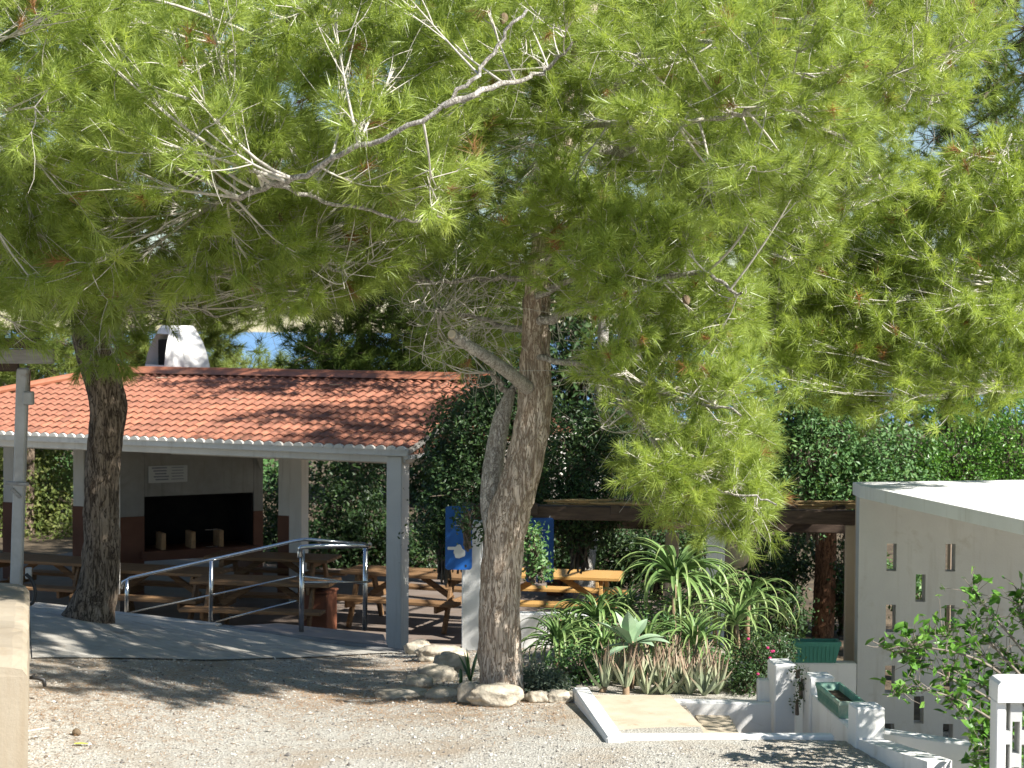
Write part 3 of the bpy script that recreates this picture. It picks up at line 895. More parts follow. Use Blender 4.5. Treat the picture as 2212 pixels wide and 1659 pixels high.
MB().bar((gw0[0], gw0[1], zt - .45), (gw1[0] + .02, gw1[1], zt - .45), .12, .9, bev=.012).build("wall_body", MAT['plaster'], gw)
p0, p1 = P(1666, 1430, 13.95), P(1719, 1430, 13.85)
pzt = p0[2]
MB().box(((p0[0] + p1[0]) / 2, 13.98, (pzt + .7) / 2), (p1[0] - p0[0], .26, pzt - .7), Matrix.Rotation(rad(4), 3, 'Z'), bev=.012).build("end_pillar", MAT['plaster'], gw)
MB().box((p0[0] - .03, 14.07, (P(0 + 1655, 1470, 14)[2] + .7) / 2), (.12, .1, P(1655, 1470, 14)[2] - .7), bev=.01).build("step_block", MAT['plaster'], gw)

# right-hand stair wall with two pillars
def wpt(x, y, Y): return P(x, y, Y)
sA, sB, sC = wpt(1768, 1480, 13.7), wpt(1872, 1530, 12.35), wpt(2040, 1659, 11.3)
sw = thing("stair_wall", "white stair wall with two square pillars carrying the green planter", "wall", (sB[0], sB[1], 1.2))
zc = P(1840, 1572, 12.6)[2] + .02
MB().bar((sA[0] + .02, sA[1], (zc + .7) / 2), (sB[0], sB[1], (zc + .7) / 2), .16, zc - .7, bev=.012).build("wall_body", MAT['plaster'], sw)
zA = P(1765, 1459, 13.7)[2]
MB().box((sA[0] + .01, sA[1] + .05, (zA + .7) / 2), (px(56, 13.7), .2, zA - .7), Matrix.Rotation(rad(6), 3, 'Z'), bev=.012).build("pillar", MAT['plaster'], sw)
zB2 = P(1870, 1521, 12.35)[2]
MB().box((sB[0] - .005, sB[1] - .02, (zB2 + .7) / 2), (px(64, 12.35), .2, zB2 - .7), Matrix.Rotation(rad(6), 3, 'Z'), bev=.012).build("pillar", MAT['plaster'], sw)
zr = P(1880, 1592, 12.3)[2]
zc2 = P(2000, 1650, 11.3)[2]
lo = MB()
aa, bb = np.array((sB[0] + .0, sB[1] - .1, zr)), np.array((sC[0] - .03, sC[1], zc2 + .02))
dd = nz((bb - aa) * (1, 1, 0)); pn = np.array((-dd[1], dd[0], 0)) * .085
Vv = [aa + pn, aa - pn, bb + pn, bb - pn]
lo.add([tuple(v) for v in Vv] + [(v[0], v[1], .7) for v in Vv], [(0, 2, 3, 1), (4, 5, 7, 6), (0, 4, 6, 2), (1, 3, 7, 5), (2, 6, 7, 3), (0, 1, 5, 4)])
lo.build("low_parapet", MAT['plaster'], sw)
r0, r1 = P(1900, 1592, 12.6), P(2215, 1592, 12.0)
wall_run("bed_wall", "low white wall in blue shade below the perforated wall, right of the stair pillars", r0, (r1[0], r1[1]), P(2000, 1590, 12.4)[2], .9, .13, MAT['plaster'])

def planter(name, label, loc, rotz, L, W, H, mat):
    t = thing(name, label, "planter", loc, rotz, "green plastic planters")
    mb = MB()
    th = .012
    b_, t_ = .86, 1.0
    def ring(k, z, ins=0): return [(sx * (L / 2 * k - ins), sy * (W / 2 * k - ins), z) for sx, sy in ((-1, -1), (1, -1), (1, 1), (-1, 1))]
    V = ring(b_, 0) + ring(t_ - .02, H * .82) + ring(t_ - .02, H, th) + ring(b_, H * .55, th)
    F = [(3, 2, 1, 0)]
    for i in range(1): F += [(i * 4 + k, i * 4 + (k + 1) % 4, i * 4 + 4 + (k + 1) % 4, i * 4 + 4 + k) for k in range(4)]
    F += [(8 + k, 8 + (k + 1) % 4, 12 + (k + 1) % 4, 12 + k) for k in range(4)]
    mb.add(V, F).build("trough", mat, t, world=False)
    rb = MB()
    o_, i_ = ring(t_ + .012, H * .80), ring(t_ - .02, H, th)
    V = ring(t_ + .012, H * .80) + ring(t_ + .012, H) + ring(t_ - .02, H, th) + ring(t_ - .02, H * .80)
    rb.add(V, [(j * 4 + k, j * 4 + (k + 1) % 4, j * 4 + 4 + (k + 1) % 4, j * 4 + 4 + k) for j in range(3) for k in range(4)] + [(12 + k, 12 + (k + 1) % 4, (k + 1) % 4, k) for k in range(4)])
    rb.build("rim", mat, t, world=False)
    rib = shared(MB().box((0, 0, 0), (.012, .008, H * .7)), "rib", mat)
    nr = max(4, int(L / .045))
    for k in range(nr):
        for s_ in (-1, 1):
            o = link("rib", rib, None, t, (-L / 2 * .88 + L * .88 * (k + .5) / nr, s_ * (W / 2 * .935 + .002), H * .42))
            o.rotation_euler = (-s_ * W * .07 / H * .9, 0, 0)
    s = MB().add(ring(b_ + .05, H * .62, th + .002), [(0, 1, 2, 3)]).build("potting_soil", MAT['soil'], t, world=False)
    return t
nA, nB = P(1788, 1474, 13.45), P(1841, 1501, 12.75)
pd = nB - nA
ln = math.hypot(pd[0], pd[1])
planter("planter", "faded green plastic planter resting between the two stair pillars", ((nA[0] + nB[0]) / 2, (nA[1] + nB[1]) / 2, zc + .002), math.atan2(pd[1], pd[0]), ln, px(56, 13.0), nA[2] - zc, MAT['green_plastic'])

# ------------------------------------------------------------------ perforated white building
YB = 18.0
wc = P(1852, 1430, YB)
ob = thing("white_outbuilding", "white flat roofed outbuilding with staggered slot openings in its wall", "building", (wc[0], YB, .4))
ztop = P(1852, 1075, YB)[2]
x0 = wc[0]
x1 = x0 + 2.6
zbot = .45
sw_, sh_ = px(21.5, YB), px(60, YB)
cxs = {0: P(1926, 1200, YB)[0], 1: P(1993, 1200, YB)[0], 2: P(2053, 1200, YB)[0]}
dxs = cxs[1] - cxs[0]
slots_ = []
dzr = px(66.5, YB)
z0s = P(1926, 1204, YB)[2]
for r in range(7):
    for c in range(3):
        if (r + c) % 2 == 0:
            slots_.append((cxs[0] + c * (cxs[2] - cxs[0]) / 2, z0s - r * dzr))
# wall built from strips between the slots (grid of cells, the slot cells left open)
xs = sorted(set([x0, x1] + [round(s[0] + k * sw_ / 2, 4) for s in slots_ for k in (-1, 1) if x0 < s[0] - sw_ and s[0] + sw_ < x1]))
zs = sorted(set([zbot, ztop] + [round(s[1] + k * sh_ / 2, 4) for s in slots_ for k in (-1, 1) if s[1] - sh_ > zbot - .2]))
zs = [z for z in zs if zbot <= z <= ztop]
TH = .16
def is_slot(xm, zm): return any(abs(xm - s[0]) < sw_ / 2 and abs(zm - s[1]) < sh_ / 2 for s in slots_)
wb = MB()
solid = {}
for i in range(len(xs) - 1):
    for j in range(len(zs) - 1):
        solid[i, j] = not is_slot((xs[i] + xs[i + 1]) / 2, (zs[j] + zs[j + 1]) / 2)
for (i, j), s_ in solid.items():
    a_, b_, c_, d_ = xs[i], xs[i + 1], zs[j], zs[j + 1]
    if s_:
        wb.add([(a_, YB, c_), (b_, YB, c_), (b_, YB, d_), (a_, YB, d_)], [(0, 1, 2, 3)])
        wb.add([(a_, YB + TH, c_), (b_, YB + TH, c_), (b_, YB + TH, d_), (a_, YB + TH, d_)], [(3, 2, 1, 0)])
        if i == 0: wb.add([(a_, YB, c_), (a_, YB + TH, c_), (a_, YB + TH, d_), (a_, YB, d_)], [(3, 2, 1, 0)])
    else:
        wb.add([(a_, YB, c_), (b_, YB, c_), (b_, YB, d_), (a_, YB, d_), (a_, YB + TH, c_), (b_, YB + TH, c_), (b_, YB + TH, d_), (a_, YB + TH, d_)],
               [(0, 4, 5, 1), (1, 5, 6, 2), (2, 6, 7, 3), (3, 7, 4, 0)])
wb.build("slotted_wall", MAT['plaster_aged'], ob)
rz = P(1852, 1048, YB)[2]
cR = P(2300, 1162, 14.2)
sl_ = MB()
poly = [(x0 - .004, YB - .02), (cR[0], cR[1]), (x1 + 3, cR[1] + .3), (x1 + 3, YB + 1.6), (x0 - .004, YB + .35)]
th_ = rz - ztop
sl_.prism(poly, ztop + .001, rz)
sl_.build("roof_slab", MAT['plaster'], ob)
MB().box((x1 + 2.2, YB + 1.3, rz + .045), (3.2, .12, .09), bev=.01).build("roof_upstand", MAT['plaster'], ob)
MB().box(((x0 + .06), YB + TH + .03, (ztop + zbot) / 2), (.12, .06, ztop - zbot), bev=.005).build("corner_pier", MAT['plaster_tan'], ob)
# lower wall left of the building with the far planter
lw = P(1722, 1432, YB)
wall_run("courtyard_wall", "low white wall at the foot of the pergola carrying the long green planter", (lw[0] - .6, YB + .08), (x0 - .002, YB + .08), lw[2], .4, .158, MAT['plaster'])
fpz = lw[2] + .002
fa, fb = P(1655, 1425, YB + .1), P(1812, 1425, YB + .1)
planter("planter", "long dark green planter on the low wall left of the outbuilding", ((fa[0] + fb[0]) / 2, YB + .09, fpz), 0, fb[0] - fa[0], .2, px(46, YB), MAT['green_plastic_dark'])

# ------------------------------------------------------------------ pergola
pg_loc = P(1545, 1290, 19.0); pg_loc[2] = .5
pg = thing("pergola", "brown timber pergola with reed cover on white posts behind the aloes", "pergola", pg_loc)
a_, b_ = P(1000, 1116, 19.0), P(1858, 1118, 18.6)
a_[2] = b_[2]
MB().bar(a_, b_, .12, .145, bev=.01).build("front_beam", MAT['beam'], pg)
a2, b2 = a_ + (0.1, 3.2, -.42), b_ + (0.5, 3.0, -.42)
MB().bar(a2, b2, .12, .17, bev=.01).build("rear_beam", MAT['beam'], pg)
for k, xx in enumerate((1010, 1150, 1327, 1430, 1600, 1710, 1812)):
    p = P(xx, 1108, 18.9); p[2] = b_[2] + .05
    q_ = p + (.2, 3.4, -.46)
    r_ = MB().bar(p - (0, .12, 0), q_, .10, .12, bev=.008).build("rafter", MAT['beam'], pg)
    MB().bar(p - (.001, .128, 0), p - (0, .121, 0), .095, .115).build("sawn_end", MAT['endgrain'], r_) if k in (2, 6) else None
r2 = random.Random(8)
th2 = MB()
for k in range(340):
    t = r2.uniform(.26, 1.0)
    p = a_ * (1 - t) + b_ * t
    y = 18.7 + r2.uniform(0, 3.2)
    z = b_[2] + .125 + r2.uniform(0, .03) - (y - 18.7) * .155
    ln = r2.uniform(.3, .8)
    dx = ln * math.cos(r2.uniform(-.25, .25))
    th2.tube([(p[0] - dx / 2, y, z), (p[0] + dx / 2, y + r2.uniform(-.1, .1), z + r2.uniform(-.012, .02))], r2.uniform(.006, .012), 4, cap=True)
th2.build("reed_cover", MAT['thatch'], pg)["kind"] = "stuff"
for (xl, xr, Y, mt) in ((1000, 1041, 18.7, 'plaster'), (1526, 1566, 18.9, 'plaster'), (1826, 1849, 18.62, 'plaster_tan'), (1437, 1466, 21.4, 'plaster_tan'), (2050, 2090, 21.4, 'plaster_tan')):
    p = P((xl + xr) / 2, 1200, Y)
    zt_ = b_[2] - .075 + (-.42 if Y > 20 else 0)
    MB().box((p[0], Y + .02, (zt_ + .45) / 2), (px(xr - xl, Y), px(xr - xl, Y), zt_ - .45), Matrix.Rotation(rad(-6), 3, 'Z'), bev=.01).build("post", MAT[mt], pg)
gl = P(1590, 1197, 19.3)
gt = thing("globe_lantern", "round tan globe lantern hanging beside the white pergola post", "lantern", gl)
MB().lathe([(.001, -.15), (.05, -.145), (.10, -.115), (.14, -.06), (.15, .0), (.14, .06), (.10, .115), (.05, .145), (.03, .16), (.001, .16)], 24).build("globe", MAT['globe'], gt, True, world=False)
MB().tube([(0, 0, .15), (0, 0, .30)], .006, 6).build("hanger", MAT['beam'], gt, world=False)

# ------------------------------------------------------------------ blue signs with pointing hands
def sign(label, cx, cy, w, h, Y, rotz, flip=False, hand_y=-.20, hs=1.0):
    p = P(cx, cy, Y)
    W, H = px(w, Y), px(h, Y)
    t = thing("blue_sign", label, "sign", p, rotz, "blue direction signs")
    r = .03
    pts = []
    for (sx, sy, a0) in ((1, 1, 0), (-1, 1, 90), (-1, -1, 180), (1, -1, 270)):
        for k in range(5):
            a = rad(a0 + 90 * k / 4)
            pts.append((sx * (W / 2 - r) + r * math.cos(a), sy * (H / 2 - r) + r * math.sin(a)))
    def plate(pts, y0, y1):
        n = len(pts)
        V = [(x, y0, z) for x, z in pts] + [(x, y1, z) for x, z in pts]
        return MB().add(V, [tuple(range(n)), tuple(range(n, 2 * n))[::-1]] + [(k, n + k, n + (k + 1) % n, (k + 1) % n) for k in range(n)])
    plate(pts, -.006, .006).build("panel", MAT['blue_shaded' if flip else 'blue'], t, world=False)
    hand = [(-.42, .095), (-.40, .115), (-.12, .115), (-.05, .17), (.02, .185), (.08, .16), (.13, .06), (.24, .0), (.245, -.12), (.22, -.16), (.12, -.19), (.02, -.22), (-.10, -.21), (-.145, -.16), (-.155, -.11), (-.19, -.07), (-.19, -.02), (-.17, .025), (-.40, .03), (-.425, .06)]
    s = W * hs
    f = -1 if flip else 1
    hp = [(f * x * s, z * s * 1.3 + hand_y * H) for x, z in hand]
    if not flip: hp = hp[::-1]
    plate(hp[::-1] if False else hp, -.0095, -.0065).build("pointing_hand", MAT['print'], t, world=False)
    rr = random.Random(int(cx))
    for k, (lw_, zf) in enumerate(((.42, .31), (.2, .26), (.32, .20))):
        x = -W * lw_ / 2
        while x < W * lw_ / 2:
            cw = W * rr.uniform(.018, .035)
            MB().box((x + .012 * W, -.008, zf * H), (cw, .002, H * .018)).build("lettering", MAT['print'], t, world=False)
            x += cw + W * .016
    if flip:
        for sx in (-1, 1): MB().tube([(sx * W * .36, .004, H * .47), (sx * W * .36, .02, H * .47 + .14)], .004, 6).build("hanger", MAT['steel'], t, world=False)
    if not flip:
        MB().box((W * .27, -.008, -H * .44), (W * .07, .002, W * .09)).build("sticker", MAT['sticker'], t, world=False)
    return t
sign("blue sign with white hand pointing left, on the white post left of the trunk", 991, 1162, 58, 138, 18.57, rad(4), False, -.20, 1.0)
sign("shaded blue sign with white hand pointing right, between trunk and sunlit table", 1166, 1188, 60, 140, 18.84, rad(3), True, -.31, 1.0)

# ------------------------------------------------------------------ left foreground: parapet, steel post shelter, tap
pn0, pn1 = P(58, 1400, 11.2), P(62, 1288, 13.4)
zt1 = P(30, 1407, 11.2)[2]
pa = thing("parapet_wall", "rounded cream parapet wall at the lower left edge", "wall", (pn0[0] - .2, pn0[1], 1.7))
dv = nz((pn1 - pn0) * (1, 1, 0)); sd_ = np.array((-dv[1], dv[0], 0.))
pw = .55
mb = MB()
prof = [(0, -1.0), (0, -.05), (-.03, -.012), (-.09, .005), (-pw / 2, .022), (-pw + .09, .005), (-pw + .03, -.012), (-pw, -.05), (-pw, -1.0)]
nseg = 26
Vr = []
rr = random.Random(4)
for i in range(nseg + 1):
    t = i / nseg
    c = np.array((pn0[0], pn0[1], zt1)) + dv * t * 2.9
    dip = -.10 * max(0, 1 - t / .1) ** 2 - .02 * math.sin(t * 18)
    for (o, z) in prof:
        Vr.append(c - sd_ * (o * 1.0) * 1.0 + np.array((rr.uniform(-.008, .008), rr.uniform(-.008, .008), z + (dip if z > -.5 else 0) + rr.uniform(-.006, .006))))
Vr = np.array(Vr)
# the profile must run to the left of the right-hand edge
Vr2 = []
for i in range(nseg + 1):
    t = i / nseg
    c = np.array((pn0[0], pn0[1], zt1)) + dv * t * 2.9
    dip = -.10 * max(0, 1 - t / .1) ** 2 - .012 * math.sin(t * 18)
    left = -np.array((dv[1], -dv[0], 0.))
    for (o, z) in prof:
        Vr2.append(c + left * (-o) + np.array((rr.uniform(-.006, .006), rr.uniform(-.006, .006), z + (dip if z > -.5 else 0) + rr.uniform(-.005, .005))))
m_ = len(prof)
F = [(i * m_ + k, i * m_ + k + 1, (i + 1) * m_ + k + 1, (i + 1) * m_ + k) for i in range(nseg) for k in range(m_ - 1)]
F = [f[::-1] for f in F]
F += [tuple(range(m_)), tuple(nseg * m_ + k for k in range(m_))[::-1]]
mb.add(Vr2, F)
mb.build("wall_body", MAT['plaster_cream'], pa)
tp = P(72, 1468, 13.2)
tap = thing("garden_tap", "small black tap sticking out of the parapet wall", "tap", tp)
MB().tube([(-.14, 0, .02), (.03, 0, .012), (.075, 0, .0), (.085, 0, -.05)], [.012, .014, .017, .014], 10).build("spout", MAT['rubber'], tap, True, world=False)
MB().box((.0, 0, .03), (.016, .05, .012), bev=.003).build("handle", MAT['rubber'], tap, world=False)

sh = thing("shelter_post", "grey steel post with timber crossbeam and lamp at the left edge", "post", P(34, 1335, 16.2))
MB().bar(P(33, 1345, 16.2), P(50, 795, 16.2), .10, .09, up=(0, 1, 0), bev=.012).build("post", MAT['post_steel'], sh)
MB().bar(P(-200, 768, 16.0), P(116, 770, 16.1), .10, .13, bev=.008).build("crossbeam", MAT['grey_wood'], sh)
MB().bar(P(-200, 741, 16.2), P(74, 741, 16.2), .5, .09, bev=.008).build("roof_edge", MAT['beam'], sh)
MB().bar(P(-200, 792, 16.2), P(40, 790, 16.2), .08, .10, bev=.008).build("lower_beam", MAT['beam'], sh)
MB().box(P(62, 860, 16.1), (.09, .07, .12), bev=.01).build("lamp_box", MAT['post_steel'], sh)
MB().bar(P(15, 1043, 16.2), P(60, 1046, 16.1), .05, .03, bev=.004).build("bracket", MAT['grey_wood'], sh)
MB().bar(P(25, 1055, 16.15), P(45, 1075, 16.15), .03, .03, bev=.004).build("bracket", MAT['grey_wood'], sh)
MB().box(P(62, 1238, 16.1), (.05, .05, .1), bev=.006).build("socket_box", MAT['post_steel'], sh)
MB().tube(catmull([P(66, 800, 16.1), P(64, 830, 16.1), P(66, 870, 16.1)], 4), .008, 6).build("cable", MAT['bark_dark'], sh)
hp = [P(56, 1240, 16.0), P(68, 1252, 16.0), P(76, 1275, 16.0), P(72, 1300, 16.0), P(58, 1308, 16.0)]
MB().tube(catmull(hp, 5), .016, 8).build("hose_loop", MAT['rubber'], sh, True)

# breeze block screen at the lower right
YS = 10.6
s0 = P(2150, 1660, YS)
bs = thing("block_screen", "white breeze block screen with rounded coping in the lower right corner", "wall", (s0[0], YS, 1.2), rad(0))
zt3 = P(2160, 1468, YS)[2]
xL = s0[0]
lenS = 1.1
TS = .14
fr = MB()
cap_pts = [(xL, .05), (xL + .004, .025), (xL + .018, .008), (xL + .045, 0)]
poly = [(xL, zt3 - .13)] + [(x, zt3 - z) for x, z in cap_pts] + [(xL + lenS, zt3 + .004), (xL + lenS, zt3 - .13)]
n = len(poly)
V = [(x, YS - .03, z) for x, z in poly] + [(x, YS + TS + .03, z) for x, z in poly]
fr.add(V, [tuple(range(n)), tuple(range(n, 2 * n))[::-1]] + [(k, n + k, n + (k + 1) % n, (k + 1) % n) for k in range(n)])
fr.build("coping", MAT['plaster'], bs)
MB().box((xL + .03, YS + TS / 2, (zt3 - .13 + .9) / 2), (.06, TS, zt3 - .13 - .9), bev=.008).build("end_upright", MAT['plaster'], bs)
def slotted(xa, xb, za, zb, y0, th, holes, w, h):
    xs = sorted(set([xa, xb] + [round(c[0] + k * w / 2, 4) for c in holes for k in (-1, 1)]))
    zs = sorted(set([za, zb] + [round(c[1] + k * h / 2, 4) for c in holes for k in (-1, 1)]))
    mb = MB()
    for i in range(len(xs) - 1):
        for j in range(len(zs) - 1):
            a, b, c, d = xs[i], xs[i + 1], zs[j], zs[j + 1]
            if any(abs((a + b) / 2 - q[0]) < w / 2 and abs((c + d) / 2 - q[1]) < h / 2 for q in holes):
                F = []
                if not any(abs(a - 1e-3 - q[0]) < w / 2 and abs((c + d) / 2 - q[1]) < h / 2 for q in holes): F.append((3, 7, 4, 0))
                if not any(abs(b + 1e-3 - q[0]) < w / 2 and abs((c + d) / 2 - q[1]) < h / 2 for q in holes): F.append((1, 5, 6, 2))
                if not any(abs((a + b) / 2 - q[0]) < w / 2 and abs(c - 1e-3 - q[1]) < h / 2 for q in holes): F.append((0, 4, 5, 1))
                if not any(abs((a + b) / 2 - q[0]) < w / 2 and abs(d + 1e-3 - q[1]) < h / 2 for q in holes): F.append((2, 6, 7, 3))
                mb.add([(a, y0, c), (b, y0, c), (b, y0, d), (a, y0, d), (a, y0 + th, c), (b, y0 + th, c), (b, y0 + th, d), (a, y0 + th, d)], F)
            else:
                mb.add([(a, y0, c), (b, y0, c), (b, y0, d), (a, y0, d)], [(0, 1, 2, 3)])
                mb.add([(a, y0 + th, c), (b, y0 + th, c), (b, y0 + th, d), (a, y0 + th, d)], [(3, 2, 1, 0)])
    return mb
hx0, hz0 = P(2176, 1545, YS)[0], P(2176, 1545, YS)[2]
holes = [(hx0 + c * .112 + (.056 if r % 2 else 0), hz0 - r * .135) for r in range(5) for c in range(9)]
slotted(xL + .0605, xL + lenS, .9, zt3 - .131, YS + .012, TS - .024, holes, .044, .19).build("block_panel", MAT['plaster_aged'], bs)
# ------------------------------------------------------------------ rocks
def rock(label, cx, cy, w, h, Y, seed, dep=None, name="rock"):
    p = P(cx, cy, Y)
    import bmesh
    bm = bmesh.new()
    bmesh.ops.create_icosphere(bm, subdivisions=4, radius=1)
    sx, sz = px(w, Y) / 2, px(h, Y) / 2
    sy = dep if dep else sx * .7
    off = Vector((seed * 7.3, seed * 3.1, seed * 1.7))
    for v in bm.verts:
        d = v.co.normalized()
        r = 1 + .30 * mnoise.noise(d * 1.4 + off) + .16 * mnoise.noise(d * 3.1 + off) + .07 * mnoise.noise(d * 7.5 + off)
        c = d * r
        k = 3.2
        c = Vector([math.copysign(abs(q) ** .75, q) for q in c])
        v.co = (c.x * sx, c.y * sy, c.z * sz)
    me = bpy.data.meshes.new(name)
    bm.to_mesh(me); bm.free()
    me.polygons.foreach_set("use_smooth", [True] * len(me.polygons))
    o = link(name, me, MAT['rock'], None, p, seed * .7 % .6 - .3)
    return tag(o, label, "rock", "rocks edging the tree bed")
rock("dark rounded rock beside the foot of the front pavilion column", 905, 1400, 62, 34, 18.6, 1)
rock("long grey flat rock right of the dark rounded rock", 952, 1412, 110, 36, 17.6, 2)
rock("high weathered ledge rock left of the strap leaved plant", 975, 1440, 80, 62, 16.4, 3)
rock("sunlit cream rock with curved hollow, at the front of the ledge", 945, 1462, 84, 52, 15.7, 4)
rock("small pale rock tucked in front of the curved cream rock", 905, 1474, 60, 30, 15.2, 5)
rock("low flat rock half sunk in the gravel, leftmost at the tree bed", 868, 1500, 110, 26, 14.6, 6)
rock("upright pale rock left of the trunk base", 1012, 1497, 50, 50, 14.0, 7)
rock("largest limestone rock lying across the front of the trunk base", 1075, 1502, 116, 46, 13.85, 8)
rock("brown rock right of the trunk base", 1164, 1506, 56, 30, 13.95, 9)
rock("smooth tan rock touching the landing border corner", 1207, 1505, 54, 30, 13.95, 10)
rock("brown earth covered rock between the flat rock and the trunk rocks", 960, 1502, 80, 34, 14.4, 11)

# ------------------------------------------------------------------ pines
def trunk_mesh(name, path, mat, parent, n=40, amp=.012, m=14, knots=()):
    pts = [P(x, y, Y) for x, y, Y, h in path]
    rs = [px(h, Y) for x, y, Y, h in path]
    C = catmull(pts, m)
    Rr = np.clip(catmull([np.array((r, 0, 0)) for r in rs], m)[:, 0], .004, 9)
    V, Q = [], []
    u = np.array((1., 0, 0))
    Ls = np.concatenate([[0], np.cumsum(np.linalg.norm(np.diff(C, axis=0), axis=1))])
    for i in range(len(C)):
        t = nz(C[min(i + 1, len(C) - 1)] - C[max(i - 1, 0)])
        u = nz(u - t * np.dot(u, t)); w_ = np.cross(t, u)
        for k in range(n):
            a = 2 * math.pi * k / n
            q = Vector((math.cos(a) * 2.6, math.sin(a) * 2.6, Ls[i] * 3.0))
            d = abs(mnoise.noise(q * 1.7)) * 1.6 + .6 * mnoise.noise(q * .6) + .35 * mnoise.noise(q * 4.2)
            r = Rr[i] + amp * (d - .4) * min(1, Rr[i] / .1)
            for (kx, ky, kY, kr, kh) in knots:
                kp = P(kx, ky, kY)
                dd = np.linalg.norm(C[i] + Rr[i] * (math.cos(a) * u + math.sin(a) * w_) - kp)
                r += kh * math.exp(-(dd / kr) ** 2)
            V.append(C[i] + r * (math.cos(a) * u + math.sin(a) * w_))
    for i in range(len(C) - 1):
        for k in range(n):
            k2 = (k + 1) % n
            Q.append((i * n + k, i * n + k2, (i + 1) * n + k2, (i + 1) * n + k))
    V = np.array(V) - np.array(parent.location)
    me = mesh_np(name, V, quads=Q, smooth=True)
    return link(name, me, mat, parent), C

class Tubes:
    def __init__(s): s.V, s.Q, s.n = [], [], 0
    def add(s, pts, r0, r1, n=4):
        pts = np.asarray(pts)
        m = len(pts)
        t = np.gradient(pts, axis=0)
        t /= np.linalg.norm(t, axis=1)[:, None] + 1e-9
        ref = np.array((.2, .3, .93)) if abs(t[0, 2]) < .8 else np.array((1., .1, 0))
        u = np.cross(t, ref); u /= np.linalg.norm(u, axis=1)[:, None] + 1e-9
        w_ = np.cross(t, u)
        a = np.arange(n) * 2 * math.pi / n
        r = np.linspace(r0, r1, m)
        V = pts[:, None] + r[:, None, None] * (np.cos(a)[None, :, None] * u[:, None] + np.sin(a)[None, :, None] * w_[:, None])
        i, k = np.meshgrid(np.arange(m - 1), np.arange(n), indexing='ij')
        k2 = (k + 1) % n
        q = np.stack([i * n + k, i * n + k2, (i + 1) * n + k2, (i + 1) * n + k], -1).reshape(-1, 4) + s.n
        s.V.append(V.reshape(-1, 3)); s.Q.append(q); s.n += m * n
    def build(s, name, mat, parent):
        V = np.concatenate(s.V) - np.array(parent.location)
        return link(name, mesh_np(name, V, quads=np.concatenate(s.Q), smooth=True), mat, parent)

def bez(a, b, c, m):
    t = np.linspace(0, 1, m)[:, None]
    return (1 - t) ** 2 * a + 2 * t * (1 - t) * b + t * t * c

def inpoly(x, y, poly):
    r = False
    n = len(poly)
    for i in range(n):
        x1, y1 = poly[i]; x2, y2 = poly[i - 1]
        if (y1 > y) != (y2 > y) and x < (x2 - x1) * (y - y1) / (y2 - y1) + x1: r = not r
    return r

def needles(pos, dr, size, tint, K, length, width, rg, flat=.0):
    """bottle brush tufts: one thin triangle for each needle"""
    N = len(pos)
    dr = dr / np.linalg.norm(dr, axis=1)[:, None]
    ref = rg.normal(size=(N, 3))
    u = np.cross(dr, ref); u /= np.linalg.norm(u, axis=1)[:, None] + 1e-9
    w_ = np.cross(dr, u)
    ph = rg.uniform(0, 2 * np.pi, (N, K))
    th = np.radians(rg.uniform(8, 68, (N, K)))
    s = rg.uniform(-.55, .25, (N, K))
    Ln = (length * size)[:, None] * rg.uniform(.7, 1.12, (N, K))
    base = pos[:, None] + dr[:, None] * (s * (length * size)[:, None])[..., None]
    d = np.cos(th)[..., None] * dr[:, None] + np.sin(th)[..., None] * (np.cos(ph)[..., None] * u[:, None] + np.sin(ph)[..., None] * w_[:, None])
    d[..., 2] -= .10
    side = np.cross(d, rg.normal(size=(N, K, 3)))
    side /= np.linalg.norm(side, axis=2)[..., None] + 1e-9
    side *= width / 2
    tip = base + d * Ln[..., None]
    V = np.stack([base - side, base + side, tip], 2).reshape(-1, 3)
    T = np.arange(N * K * 3).reshape(-1, 3)
    tn = np.clip(tint[:, None] + rg.normal(0, .05, (N, K)), 0, 1)
    dead = tint > .97
    tn[dead] = 1.0
    tn[~dead] = np.minimum(tn[~dead], .96)
    return V, T, np.repeat(tn.ravel(), 3)

